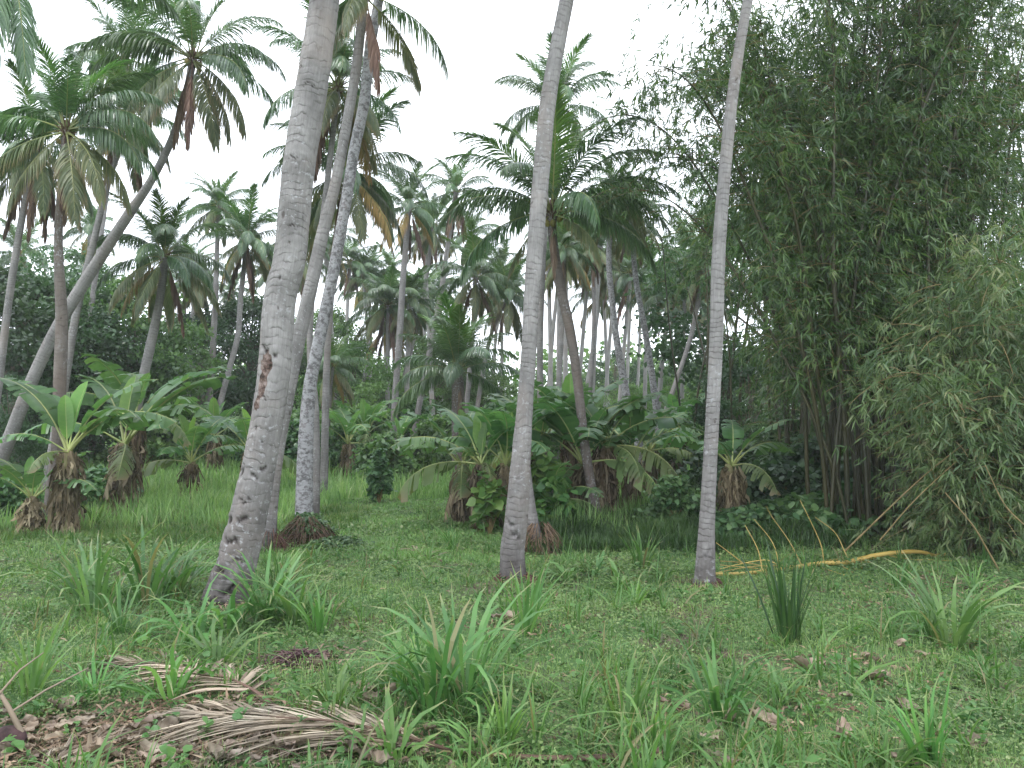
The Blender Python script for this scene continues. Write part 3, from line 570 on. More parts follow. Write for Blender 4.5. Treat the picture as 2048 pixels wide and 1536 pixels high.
# ------------------------------------------------------------------ banana plants
def banana_leaf(name, e0, droop, L, wd, mats, seed, tears=9, fold=.35, sag=.3, pet=.22):
    rs = np.random.RandomState(seed); k = 44; t = np.linspace(0, 1, k)
    el = math.radians(e0) - math.radians(droop) * t ** 1.6; az = (rs.rand() - .5) * .5 * t
    d = np.stack([np.cos(el) * np.cos(az), np.cos(el) * np.sin(az), np.sin(el)], 1)
    P = np.vstack([[0, 0, 0], np.cumsum((d[:-1] + d[1:]) / 2 * L / (k - 1), axis=0)])
    b = MB(); b.tube(P, np.interp(t, [0, .2, 1], [.035, .018, .003]) * L / 2, 6, .5, 1)
    T = nrm(d); sv0 = nrm(np.cross(T, [0, 0, 1.])); up0 = nrm(np.cross(sv0, T))
    wprof = np.interp(t, [pet, pet + .08, pet + .25, .75, .92, 1], [.03, .6, 1, .95, .55, .04]) * wd
    idx = np.where(t >= pet)[0]
    for side in (-1, 1):
        cuts = sorted(set([idx[0]] + list(rs.choice(idx[2:-2], tears, replace=False)) + [idx[-1]]))
        for a, c_ in zip(cuts[:-1], cuts[1:]):
            if c_ - a < 1: continue
            j = np.arange(a, c_ + 1); f = fold + rs.uniform(-.25, .35) * (1 if tears > 3 else .15); sg = sag * rs.uniform(.6, 1.6); gap = rs.uniform(.0, .05) if tears > 3 else 0
            tt = t[j].copy(); ww = wprof[j]; sh = np.linspace(gap, -gap, len(j)) * L * .3
            rows = []
            for q in (0, .35, .7, 1):
                p = P[j] + sv0[j] * (side * ww * q * math.cos(f))[:, None] + up0[j] * (ww * q * math.sin(f))[:, None] + T[j] * (sh * q + ww * .22 * q)[:, None]
                p[:, 2] -= sg * ww * q * q * 1.1
                rows.append(p)
            v = np.stack(rows, 1); n = len(j)
            i = (np.arange(n - 1)[:, None] * 4 + np.arange(3)[None]).reshape(-1)
            b.add(v, np.stack([i, i + 4, i + 5, i + 1], 1), np.clip(.5 + rs.normal(0, .15) + .12 * np.sin(np.repeat(t[j] * 90, 4)), 0, 1), np.repeat(tt, 4) * .75 + np.tile([0, .08, .16, .25], n))
    return b.mesh(name, mats, True)
BG, BY, BO, BD = [M['banana'], M['midrib']], [M['banana_young'], M['midrib']], [M['banana_old'], M['midrib']], [M['banana_dry'], M['rachis_dead']]
BL = {'up': [banana_leaf('banana_leaf_up', 84, 14, 1.9, .27, BY, 1, 2, .5, .05), banana_leaf('banana_leaf_up', 76, 30, 1.9, .27, BG, 2, 5, .4, .1)],
      'mid': [banana_leaf('banana_leaf_mid', 62, 62, 2.0, .32, BG, s, 9, .25, .3) for s in (3, 4, 5)],
      'flat': [banana_leaf('banana_leaf_flat', 42, 80, 2.0, .30, BG, s, 14, .1, .5) for s in (6, 7, 8)],
      'low': [banana_leaf('banana_leaf_low', 10, 85, 1.8, .26, BO, s, 14, -.1, .8) for s in (9, 10)],
      'dry': [banana_leaf('banana_leaf_dry', -62, 30, 1.15, .13, BD, s, 10, -.5, 1.6, .15) for s in (11, 12, 13)]}
def stem_mesh(h, r, seed):
    b = MB(); z = np.linspace(-.08, h, 14); P = np.stack([.04 * np.sin(z * 2 + seed), .03 * np.sin(z * 1.7), z], 1)
    b.tube(P, np.interp(z, [0, h * .3, h], [r * .95, r * .8, r * .5]), 14); return b.mesh('pseudostem', M['pseudostem'], True)
def skirt_mesh(h, r, seed, n=150):
    """dead leaf sheaths hanging round the stem"""
    rs = np.random.RandomState(seed); n = int(n * 1.7); a = rs.rand(n) * 2 * PI; z0 = h * rs.uniform(.12, .98, n) ** .8; l = rs.uniform(.12, .6, n) * min(1, h)
    l = np.minimum(l, z0 - .01)
    k = 7; s = np.linspace(0, 1, k); o = np.stack([np.cos(a), np.sin(a), 0 * a], 1); tg = np.stack([-np.sin(a), np.cos(a), 0 * a], 1)
    out = r * (.7 + .3 * rs.rand(n))[:, None] + (rs.uniform(.0, .13, n) * rs.rand(n))[:, None] * np.sin(s * PI * .9) + np.minimum(.06 * rs.normal(size=n) ** 2, .12)[:, None] * s * .6
    P = o[:, None] * out[..., None]; P[..., 2] += z0[:, None] - l[:, None] * s
    P += tg[:, None] * (rs.normal(0, .07, (n, 1)) * s)[..., None] + np.cumsum(rs.normal(0, .011, P.shape), 1); P[..., 2] = np.maximum(P[..., 2], .01)
    wv = nrm(tg[:, None] + np.cumsum(rs.normal(0, .55, (n, k, 3)), 1))
    wd = (rs.uniform(.006, .045, n) * rs.rand(n) ** .5)[:, None] * np.array([.6, 1, .8, 1, .9, .6, .1])
    b = MB(); b.ribbons(P, wv * wd[..., None], np.clip(rs.beta(1.2, 1.6, n), 0, 1)); return b.mesh('dead_leaf_skirt', M['banana_dry'])
def banana(label, loc, h, seed, size=1.0, leaves=None, skirt=1.0, group='banana plants', r=.12, dry=3):
    size *= .86; h *= .95
    rs = random.Random(seed); root = thing('banana_plant', label, 'banana plant', loc, group)
    obj('pseudostem', stem_mesh(h, r, seed), root)
    if skirt: obj('dead_leaf_skirt', skirt_mesh(h, r, seed, int(170 * skirt)), root)
    if leaves is None:
        a = rs.random() * 360; leaves = []
        for k in ['up', 'up', 'mid', 'mid', 'mid', 'mid', 'flat', 'flat', 'flat', 'low'] + ['dry'] * dry:
            a += 137 + rs.uniform(-15, 15); leaves.append((a, k, rs.uniform(.85, 1.1)))
    for az, k, s in leaves:
        if k == 'up': s *= .68
        f = obj('dry_leaf' if k == 'dry' else 'leaf', rs.choice(BL[k]), root, (0, 0, h - (.12 if k == 'dry' else .04)), (rs.uniform(-.15, .15), rs.uniform(-.1, .1), math.radians(az)), s * size)
        if k == 'dry': f['label'] = 'withered brown leaf hanging by the stem'
    return root
def bp(px, py): return G(px, py)
banana('banana plant with a bright upright leaf left of the picture, dead sheaths round its stem', bp(130, 1078), 1.3, 1, 1.0,
       [(70, 'up', .95), (120, 'up', .75), (150, 'mid', 1.0), (165, 'mid', .95), (200, 'flat', .6), (-12, 'flat', 1.05), (20, 'mid', .95), (-25, 'flat', 1.0), (260, 'low', .5), (285, 'dry', .5), (230, 'dry', .5)], 1.2)
banana('low young banana plant left of the one with the bright upright leaf', bp(62, 1078), .62, 2, .62, [(100, 'up', .9), (170, 'mid', 1), (30, 'mid', 1), (200, 'flat', 1.1), (-10, 'flat', 1.15), (250, 'mid', .9), (300, 'mid', .8)], .9, r=.08)
banana('banana plant with a thick brown skirt, second from the left group', bp(245, 1045), 1.4, 3, 1.2, [(60, 'up', .9), (110, 'up', 1), (150, 'mid', 1), (10, 'mid', 1.1), (35, 'mid', 1.15), (-15, 'flat', 1), (200, 'flat', .8), (-40, 'flat', .9), (-60, 'low', .7), (240, 'dry', .7), (300, 'dry', .7)], 1.7, r=.15)
banana('banana plant with torn pale leaf standing upright behind the brown-skirted one', GX(272, 15.5), 1.9, 4, 1.0, dry=1)
banana('banana plant with drooping leaves behind the grass at left', GX(385, 16.5), .95, 5, .95, dry=4, skirt=1.3)
banana('banana plant partly hidden by the thickest trunk', GX(500, 19), 1.1, 7, .95, dry=2)
banana('banana plant with one long leaf hanging left at the central clump', GX(962, 12.6), 1.15, 8, .85, [(80, 'up', 1), (60, 'up', .7), (140, 'mid', 1.15), (175, 'low', 1.2), (200, 'flat', 1.1), (20, 'mid', .9), (-20, 'mid', .8), (250, 'flat', .7), (290, 'low', .6), (220, 'dry', .9), (260, 'dry', .8)], 1.6, r=.09)
banana('banana plant in shade behind the middle trunk', GX(1012, 12.9), 1.1, 9, .9, dry=5, skirt=1.6)
banana('banana plant with a tall bright upright leaf right of the middle trunk', GX(1142, 14.2), 1.5, 10, 1.1, [(85, 'up', 1.0), (100, 'mid', .9), (200, 'mid', .9), (20, 'mid', .9), (-30, 'flat', .9), (240, 'flat', .9), (150, 'mid', .9), (280, 'mid', .8)], 1.0)
banana('banana plant with leaves reaching right and a broad brown skirt', GX(1208, 13.6), 1.38, 11, .98, [(75, 'up', .8), (30, 'up', .95), (10, 'mid', 1.0), (150, 'mid', 1.0), (120, 'mid', .9), (-15, 'flat', 1.1), (-40, 'low', 1.1), (200, 'mid', .9), (250, 'flat', .8), (300, 'low', .9), (-60, 'dry', .9), (260, 'dry', 1), (225, 'dry', .8)], 2.2, r=.17)
banana('banana plant filling the back of the central clump', GX(1080, 14.5), 1.3, 12, 1.0, dry=4, skirt=1.4)
banana('banana plant with drooping leaves filling the left of the central clump', GX(925, 13.6), 1.05, 31, 1.0, dry=3, skirt=1.3, r=.1)
banana('banana plant tucked between the middle trunk and the curved one', GX(1165, 13.4), 1.1, 32, 1.0, dry=4, skirt=1.4, r=.1)
banana('banana plant at the right end of the central clump', GX(1262, 14.4), 1.15, 33, .95, dry=3, skirt=1.2, r=.1)
banana('young banana plant in front of the central clump', GX(1105, 12.6), .55, 13, .62, dry=1)
banana('banana plant with leaves behind the spotted trunk', GX(1300, 16.5), 1.2, 14, .85, dry=3)
banana('banana plant shaded by the bamboo right of the slim bright trunk', GX(1462, 12.2), 1.05, 15, .85, [(20,'flat',1),(80,'mid',.8),(150,'mid',.8),(190,'flat',1),(240,'flat',.9),(290,'low',.9),(330,'mid',.9),(250,'dry',.9),(300,'dry',.9)], dry=5, skirt=1.6)
banana('far banana plant with brown skirt right of the lichen trunk', GX(697, 21.5), 1.1, 18, .95, dry=3, skirt=1.5)
banana('far banana plant at the foot of the yellow-skirted palm', GX(800, 22.5), .95, 19, .9, dry=3, skirt=1.4)
banana('far banana plant between the lichen trunk and the round green tree', GX(735, 24), 1.2, 20, .95, dry=2)
banana('far banana plant right of the spotted trunk', GX(1352, 20), 1.4, 23, 1.0, dry=2)
banana('far banana plant behind the feathery thin palm', GX(430, 23), 1.2, 25, 1.0, dry=2)
# ------------------------------------------------------------------ bamboo
def leaf_fans(b, Cn, Dn, rs, nleaf=6, ln=.14, wd=.0105, spread=.75, mi=0, bias=0, droop=.16):
    n = len(Cn); C2 = np.repeat(Cn, nleaf, 0); D2 = np.repeat(Dn, nleaf, 0)
    d = nrm(D2 + rs.normal(0, spread, D2.shape)); m = len(d)
    l = ln * rs.uniform(.6, 1.25, m); st = C2 + rs.normal(0, .02, C2.shape)
    s = np.array([0, .35, 1.0]); P = st[:, None] + d[:, None] * (l[:, None] * s)[..., None]; P[..., 2] -= droop * l[:, None] * s ** 2
    wv = nrm(np.cross(d, rs.normal(size=d.shape))) ; wv = nrm(wv + np.cross(d, [0, 0, 1.]) * .8)
    b.ribbons(P, wv[:, None] * (np.array([.25, 1, .05]) * wd)[None, :, None] * (l / ln)[:, None, None], np.clip(np.repeat(rs.beta(2, 3, n), nleaf) + rs.normal(0, .15, m) + bias, 0, 1), mi)
def bamboo(label, base, culms, seed, leafmat, zmin=.25, density=1.0, name='bamboo_clump', ln=.14, culm_r=.035, group='bamboo clumps', fol_low=False, nleaf=6):
    """culms: list of (dx, dy, reach_x, reach_y, height)"""
    rs = np.random.RandomState(seed); base = np.array(base, float)
    root = thing(name, label, 'bamboo', base, group); fo = MB(); tw = []
    for i, (dx, dy, rx, ry, H) in enumerate(culms):
        s = np.linspace(0, 1, 40); pw = 1.9 + .5 * rs.rand()
        pw -= .5; P = np.stack([dx + rx * s ** pw + .05 * np.sin(s * 9 + i), dy + ry * s ** pw, H * (s - .22 * s ** 4 * (abs(rx) + abs(ry)) / 3) - .05], 1)
        R = culm_r * rs.uniform(.7, 1.15) * np.interp(s, [0, .5, 1], [1, .75, .12])
        # swollen nodes
        L = np.linalg.norm(np.diff(P, axis=0), axis=1).sum(); n2 = int(L / .075); s2 = np.linspace(0, 1, n2)
        P2 = np.stack([np.interp(s2, s, P[:, j]) for j in range(3)], 1); R2 = np.interp(s2, s, R) * np.where(np.arange(n2) % 4 == 0, 1.16, 1.0)
        c = MB(); c.tube(P2, R2, 7, .5)
        o = obj('culm', c.mesh('culm', M['culm'], True), root)
        nb = int(H / .26 * density)
        sb = rs.uniform(zmin if not fol_low else .06, 1, nb) ** .85; sb = np.maximum(sb, .04)
        for q in sb:
            p0 = np.array([np.interp(q, s, P[:, j]) for j in range(3)])
            a = rs.rand() * 2 * PI; e = rs.uniform(-.1, .8); bl = rs.uniform(.5, 1.5) * (1 - .35 * q)
            dr = np.array([math.cos(a) * math.cos(e), math.sin(a) * math.cos(e), math.sin(e)])
            tt = np.linspace(0, 1, 6); B = p0 + dr * (bl * tt)[:, None]; B[:, 2] -= .45 * bl * tt ** 2
            tw.append(B)
            m = rs.randint(5, 10); u = rs.uniform(.2, 1, m)
            Cn = np.stack([np.interp(u, tt, B[:, j]) for j in range(3)], 1) + rs.normal(0, .13, (m, 3))
            Dn = np.tile(dr * .5 + np.array([0, 0, -.75]), (m, 1)); leaf_fans(fo, Cn, nrm(Dn), rs, nleaf, ln)
    tw = np.array(tw); d = nrm(np.gradient(tw, axis=1)); wv = nrm(np.cross(d, rs.normal(size=(len(tw), 1, 3))))
    fo.ribbons(tw, wv * np.linspace(.006, .002, 6)[None, :, None], rs.rand(len(tw)), 1)
    me = fo.mesh('foliage', [leafmat, M['twig']]); obj('foliage', me, root)
    return root
rs = np.random.RandomState(5)
bc = GX(1800, 11.6)
cul = []
for i in range(58):        # the great clump fans out; its left culms lean low over the clearing
    f = rs.rand(); rx = -3.7 + 6.9 * f + rs.normal(0, .3); H = rs.uniform(8.5, 12.5) - .55 * max(0, -rx - 1.5) * 1.3
    if i % 4 == 0: rx *= .5; H *= .8
    cul.append((rs.uniform(-1.3, 1.3), rs.uniform(-.7, .9), rx, rs.uniform(-1.6, 2.0), H))
BAM = bamboo('towering bamboo clump fanning out behind the slim bright trunk', bc, cul, 6, M['bamboo_leaf'], zmin=.2, density=1.75, ln=.145)
rs = np.random.RandomState(8)
cul = [(rs.uniform(-.7, .7), rs.uniform(-.5, .5), rs.uniform(-1.2, 1.6), rs.uniform(-.9, .6), rs.uniform(2.2, 4.2)) for i in range(26)] + \
      [(rs.uniform(-.8, .4), rs.uniform(-.5, .2), rs.uniform(-1.3, .1), rs.uniform(-.8, 0), rs.uniform(1.8, 3.2)) for i in range(14)]
bamboo('lower pale-leaved bamboo thicket spilling forward at the right edge', GX(2025, 9.8), cul, 9, M['bamboo_leaf_light'], density=1.9, ln=.135, culm_r=.016, fol_low=True, nleaf=7)
rs = np.random.RandomState(12)
cul = [(rs.uniform(-.8, .8), rs.uniform(-.8, .8), rs.uniform(-1.6, 2.0), rs.uniform(-1.5, 1.5), rs.uniform(7.8, 10.8)) for i in range(8)]
bamboo('farther bamboo clump left of the towering one', GX(1415, 19), cul, 13, M['bamboo_leaf'], zmin=.62, density=.7, ln=.18)
rs = np.random.RandomState(14)
cul = [(rs.uniform(-1.2, 1.2), rs.uniform(-.8, .8), rs.uniform(-2.2, 2.4), rs.uniform(-1.5, 1.5), rs.uniform(6, 13)) for i in range(20)]
bamboo('bamboo clump deep behind the towering one', GX(1640, 16), cul, 15, M['bamboo_leaf'], zmin=.04, density=.9, ln=.2)
cul = [(rs.uniform(-1.2, 1.2), rs.uniform(-.8, .8), rs.uniform(-2.2, 2.4), rs.uniform(-1.5, 1.5), rs.uniform(6, 12)) for i in range(16)]
bamboo('bamboo clump at the far right behind the pale-leaved thicket', GX(2010, 16), cul, 17, M['bamboo_leaf'], zmin=.12, density=.9, ln=.2)
# dry leaning stalks in the thicket and the fallen yellow culm
def stalk(label, pts, r0, r1, mat, name='dry_bamboo_stalk', cat='bamboo stalk', group=None):
    P = curve_pts([W(a, b_, d_) for a, b_, d_ in pts], 40); org = P[0].copy()
    R = np.linspace(r0, r1, 40) * np.where(np.arange(40) % 5 == 0, 1.25, 1)
    m = MB(); m.tube(P - org, R, 7); o = obj(name, m.mesh(name, M[mat], True), None, tuple(org)); return tag(o, label, cat, group)
gp = 'dry bamboo stalks leaning out of the thicket'
stalk('dry stalk leaning from the ground up right across the thicket', [(1690, 1102, 9.3), (1785, 1010, 9.2), (1850, 950, 9.1), (1925, 890, 9.0)], .011, .006, 'twig', group=gp)
stalk('short dry stalk beside the longer leaning one', [(1760, 1080, 9.3), (1830, 1000, 9.1), (1915, 920, 9)], .008, .004, 'twig', group=gp)
stalk('pale stalk drooping down the right of the thicket to the ground', [(1890, 985, 8.6), (1945, 1050, 8.5), (1975, 1100, 8.5), (2008, 1158, 8.5)], .006, .010, 'twig', group=gp)
stalk('thin stalk sloping down at the right edge', [(1970, 930, 8.6), (2010, 1010, 8.5), (2060, 1060, 8.4)], .005, .007, 'twig', group=gp)
def fallen():
    pts = [(1425, 1160, 8.75), (1500, 1157, 8.8), (1590, 1155, 8.8), (1650, 1138, 8.9), (1710, 1121, 9.0), (1770, 1108, 9.2), (1840, 1104, 9.4), (1890, 1120, 9.6)]
    P = curve_pts([W(*p) for p in pts], 80); P[:, 2] = np.maximum(P[:, 2], gz(P[:, 0], P[:, 1]) + .03)
    org = np.array([P[20, 0], P[20, 1], float(gz(P[20, 0], P[20, 1]))])
    root = thing('fallen_bamboo_culm', 'bright yellow bamboo culm lying bent on the grass by the slim trunk', 'bamboo culm', org)
    m = MB(); m.tube(P - org, np.interp(np.linspace(0, 1, 80), [0, .6, 1], [.018, .027, .021]) * np.where(np.arange(80) % 7 == 0, 1.14, 1), 10)
    obj('culm', m.mesh('culm', M['culm_yellow'], True), root)
    br = [[(1440, 1122, 9.0), (1500, 1127, 9.0), (1570, 1142, 8.9), (1600, 1152, 8.9)], [(1440, 1130, 8.9), (1520, 1138, 8.9), (1590, 1150, 8.8)], [(1440, 1138, 8.9), (1480, 1128, 9), (1530, 1120, 9), (1552, 1128, 9)], [(1438, 1144, 8.8), (1520, 1132, 8.9), (1640, 1133, 8.9)],
          [(1490, 1050, 9.2), (1516, 1100, 9.0), (1526, 1150, 8.8)], [(1508, 1038, 9.3), (1545, 1085, 9.1), (1560, 1135, 8.9)], [(1532, 1012, 9.2), (1545, 1035, 9.2), (1580, 1085, 9.0), (1610, 1145, 8.8)], [(1600, 1000, 9.4), (1620, 1040, 9.3), (1642, 1090, 9.2), (1648, 1130, 9.0)],
          [(1630, 1034, 9.4), (1670, 1065, 9.3), (1690, 1105, 9.2), (1700, 1122, 9.1)], [(1432, 1085, 9.2), (1465, 1110, 9.1), (1490, 1130, 9.0)], [(1680, 1128, 8.9), (1700, 1145, 8.7), (1706, 1160, 8.6)], [(1722, 1118, 9), (1724, 1150, 8.8)], [(1640, 1145, 8.8), (1672, 1160, 8.6), (1690, 1172, 8.5)], [(1600, 1130, 9), (1680, 1118, 9.1), (1740, 1128, 9.2)], [(1780, 1112, 9.2), (1850, 1125, 9.3), (1905, 1150, 9.2)]]
    for q in br:
        Q = curve_pts([W(*p) for p in q], 16); Q[:, 2] = np.maximum(Q[:, 2], gz(Q[:, 0], Q[:, 1]) + .01)
        m = MB(); m.tube(Q - org, np.linspace(.0035, .007, 16), 5); obj('branch', m.mesh('branch', M['twig_yellow'], True), root)
fallen()
# ------------------------------------------------------------------ broadleaf trees, shrubs
def tree_meshes(seed, H=8, R=3.2, nclump=70, nl=190, leaf=.13, mat=None, lw=.4, trunk_h=.3):
    rs = np.random.RandomState(seed); b = MB(); tb = MB()
    P = np.array([[0, 0, -.1], [.1, .05, H * .2], [-.05, .1, H * .4], [.1, 0, H * .6], [0, 0, H * .8]]); tb.tube(curve_pts(P, 14), np.linspace(.17, .05, 14) * H / 8, 9)
    cs = []
    for i in range(nclump):
        a = rs.rand() * 2 * PI; z = rs.uniform(trunk_h, 1); prof = math.sin(min(1, (z - trunk_h) / (1 - trunk_h) * .85 + .15) * PI) ** .6
        r = R * prof * rs.uniform(.25, 1.08) ** .6; c = np.array([r * math.cos(a), r * math.sin(a), H * z]); cs.append(c)
        s = np.array([0, 0, max(H * .15, c[2] * .62)])
        if i % 2 == 0: tb.tube(curve_pts([s, (s + c) / 2 + [0, 0, .15 * H / 8], c], 7), np.linspace(.05, .012, 7) * H / 8, 5)
    cs = np.array(cs); n = nclump * nl
    sz = rs.uniform(.35, .8, nclump) * R / 3.2
    p = np.repeat(cs, nl, 0) + rs.normal(size=(n, 3)) * (np.repeat(sz, nl)[:, None] * np.array([.62, .62, .42]))
    d = nrm(rs.normal(size=(n, 3)) + np.array([0, 0, -.35])); l = leaf * rs.uniform(.6, 1.3, n); wv = nrm(np.cross(d, rs.normal(size=(n, 3))))
    s = np.array([0, .5, 1.]); Q = p[:, None] + d[:, None] * (l[:, None] * s)[..., None]; Q[..., 2] -= .2 * l[:, None] * s ** 2
    b.ribbons(Q, wv[:, None] * (np.array([.15, 1, .1]))[None, :, None] * (l * lw)[:, None, None], np.clip(np.repeat(rs.rand(nclump), nl) * .6 + rs.rand(n) * .4, 0, 1))
    return tb.mesh('trunk', M['tree_bark'], True), b.mesh('crown', mat)
TR = [tree_meshes(1, 8, 3.2, 80, 190, .15, M['tree_dark']), tree_meshes(2, 8, 3.0, 80, 190, .15, M['tree_mid']), tree_meshes(3, 8, 2.6, 46, 150, .13, M['tree_dark'], trunk_h=.4), tree_meshes(4, 8, 3.4, 90, 180, .16, M['tree_mid'], trunk_h=.12), tree_meshes(5, 8, 3.0, 90, 190, .14, M['tree_dark'], trunk_h=.08)]
def tree(label, px, D, topy, kind, rz, group='broadleaf trees behind the palms', wide=1.0, name='broadleaf_tree'):
    g = GX(px, D); top = W(px, topy, D)[2]; s = (top - g[2]) / 8
    root = thing(name, label, 'tree', g, group); t, c_ = TR[kind]
    obj('trunk', t, root, rot=(0, 0, rz), sc=(s, s, s)); obj('crown', c_, root, rot=(0, 0, rz), sc=(s * wide, s * wide, s))
    return root
trees = [('dark glossy tree behind the upright palm at left', 60, 23, 560, 0, 1.2), ('dark tree filling the left edge', -60, 21, 520, 4, 1.3), ('dark tree behind the brown-skirted banana plant', 190, 24, 590, 4, 1.25), ('leafy tree right of the leaning palm stem', 265, 25, 560, 1, 1.1),
         ('dark tree behind the feathery thin palm', 400, 29, 600, 0, 1.1), ('dark tree beside the thickest trunk', 500, 31, 570, 0, 1.1), ('airy dark tree rising behind the left banana leaves', 120, 29, 500, 2, 1.0), ('round bright green tree left of centre', 705, 27, 655, 3, 1.15),
         ('low green tree right of the round bright one', 790, 30, 720, 3, 1.1), ('green tree behind the bearded palm', 870, 36, 640, 1, 1.1), ('tree behind the short young palm', 960, 36, 680, 1, 1.15), ('pale green tree right of the middle trunk', 1090, 33, 745, 3, 1.1),
         ('pale tree behind the tall upright banana leaf', 1170, 37, 735, 1, 1.2), ('tree behind the mottled grey trunk', 1255, 32, 735, 3, 1.1), ('green tree behind the spotted trunk', 1340, 34, 700, 3, 1.1), ('green tree left of the slim bright trunk', 1400, 30, 690, 1, 1.0),
         ('dark tree behind the bamboo at right', 1560, 26, 420, 0, 1.2), ('dark tree under the towering bamboo', 1500, 19, 700, 4, 1.1), ('dark low tree behind the bamboo culms', 1680, 21, 640, 4, 1.2), ('dark tree behind the pale-leaved thicket', 1880, 21, 560, 4, 1.2), ('dark tree beyond the right edge', 2060, 19, 600, 4, 1.2),
         ('airy tree above the yellow-skirted palm stem', 845, 42, 520, 2, 1.0), ('pale tree on the skyline left of centre', 660, 40, 590, 1, 1.1), ('airy tree on the skyline behind the crossing trunks', 1230, 44, 660, 2, 1.1), ('green tree low behind the lichen trunk', 590, 33, 680, 3, 1.1), ('dark tree low behind the left bananas', 330, 22, 740, 4, 1.1),
         ('dark tree low at the far left', 20, 18, 760, 4, 1.0)]
for i, (lb, px, D, ty, k, wd) in enumerate(trees): tree(lb, px, D + (3 if 300 < px < 1420 else 0), ty + (35 if 300 < px < 1450 else 0), k, i * 1.7, wide=wd)
def far_wood():
    rs = np.random.RandomState(77); b = MB(); n = 80000; N2 = 320
    cx = rs.uniform(-70, 70, N2); cyy = rs.uniform(50, 62, N2); cz = gz(cx, cyy) + rs.uniform(0, 3.6, N2) * (1 + .3 * np.sin(cx * .3))
    c_ = np.stack([cx, cyy, cz], 1); m = n // N2
    p = np.repeat(c_, m, 0) + rs.normal(size=(m * N2, 3)) * [1.6, 1.4, 1.0]; k = len(p)
    d = nrm(rs.normal(size=(k, 3))); l = .4 * rs.uniform(.6, 1.3, k); wv = nrm(np.cross(d, rs.normal(size=(k, 3)))); s = np.array([0, .5, 1.])
    Q = p[:, None] + d[:, None] * (l[:, None] * s)[..., None]
    b.ribbons(Q, wv[:, None] * np.array([.15, 1, .1])[None, :, None] * (l * .4)[:, None, None], np.clip(np.repeat(rs.rand(N2), m) * .6 + rs.rand(k) * .4, 0, 1))
    tag(obj('distant_woods', b.mesh('distant_woods', M['tree_mid'])), 'far-off mass of green woods closing the grove', 'woods', kind='stuff')
far_wood()
def bush(label, loc, h, w_, seed, leaf, mat, n=2600, lw=.42, group='shrubs under the palms', name='shrub', squash=1.0):
    rs = np.random.RandomState(seed); root = thing(name, label, 'shrub', loc, group); st = MB(); b = MB()
    nb = 26; cs = []
    for i in range(nb):
        a = rs.rand() * 2 * PI; z = rs.uniform(.25, 1); r = w_ / 2 * math.sin(min(1, z * .75 + .22) * PI) ** .7 * rs.uniform(.3, 1)
        c_ = np.array([r * math.cos(a), r * math.sin(a), h * z]); cs.append(c_); st.tube(curve_pts([[0, 0, -.03], [c_[0] * .4, c_[1] * .4, c_[2] * .6], c_], 6), np.linspace(.014, .004, 6), 5)
    p = np.repeat(np.array(cs), n // nb, 0); k = len(p); p = p + rs.normal(size=(k, 3)) * np.array([w_ * .09, w_ * .09, h * .07]); p[:, 2] = np.maximum(p[:, 2], .02)
    d = nrm(rs.normal(size=(k, 3)) * [1, 1, .5] + [0, -.2, -.25]); l = leaf * rs.uniform(.6, 1.25, k); wv = nrm(np.cross(d, np.array([0, 0, 1.]) + rs.normal(0, .5, (k, 3))))
    s = np.array([0, .25, .6, 1.]); Q = p[:, None] + d[:, None] * (l[:, None] * s)[..., None]; Q[..., 2] -= .25 * l[:, None] * s ** 2
    b.ribbons(Q, wv[:, None] * np.array([.2, .95, .85, .05])[None, :, None] * (l * lw)[:, None, None], rs.rand(k))
    obj('stems', st.mesh('stems', M['twig'], True), root); obj('foliage', b.mesh('foliage', mat), root); return root
bush('dark green leafy shrub on the grass right of the lichen trunk', GX(760, 16.5), 1.0, .42, 1, .10, M['shrub_leaf'])
bush('shrub with big heart-shaped leaves in front of the central banana clump', GX(1112, 12.0), .8, .75, 2, .15, M['heart_leaf'], 420, .5)
bush('broad-leaved shrub just left of the middle trunk', GX(980, 12.1), .95, .5, 3, .17, M['heart_leaf'], 260, .5)
bush('broad-leaved shrub right of the middle trunk', GX(1085, 12.6), 1.15, .6, 4, .18, M['heart_leaf'], 260, .5)
bush('vine-covered shrub left of the slim bright trunk', GX(1345, 11.8), .8, .9, 5, .08, M['shrub_leaf'], 2600)
bush('low dark shrub right of the slim bright trunk', GX(1480, 11.4), .42, 1.3, 6, .10, M['shrub_leaf'], 1500)
bush('dark fern-like shrub in the shade under the bamboo', GX(1610, 11.6), .5, 1.7, 7, .13, M['shrub_leaf'], 2400)
bush('dark shrub against the foot of the bamboo', GX(1690, 12.4), .6, 1.6, 8, .12, M['shrub_leaf'], 2200)
bush('small bright shrub in front of the banana clump', GX(1060, 11.6), .45, .5, 9, .12, M['heart_leaf'], 500, .48)
bush('green shrub behind the left banana plants', GX(200, 14.5), .8, 1.3, 10, .10, M['shrub_leaf'], 2200)
bush('shrub behind the low young banana plant', GX(20, 13.0), .7, 1.0, 11, .10, M['shrub_leaf'], 2000)
bush('tall shrub at the foot of the bearded palm', GX(860, 22), 1.3, 1.5, 12, .12, M['tree_mid'], 2400)
bush('tall shrub between the lichen trunk and the far banana plants', GX(670, 23), 1.3, 1.8, 13, .13, M['shrub_leaf'], 2400)
bush('shrub behind the dark leafy one right of the lichen trunk', GX(770, 20.5), 1.2, 1.4, 14, .13, M['tree_mid'], 2200)
bush('shrub behind the spotted trunk', GX(1330, 18.5), 1.1, 1.6, 15, .12, M['tree_mid'], 2200)
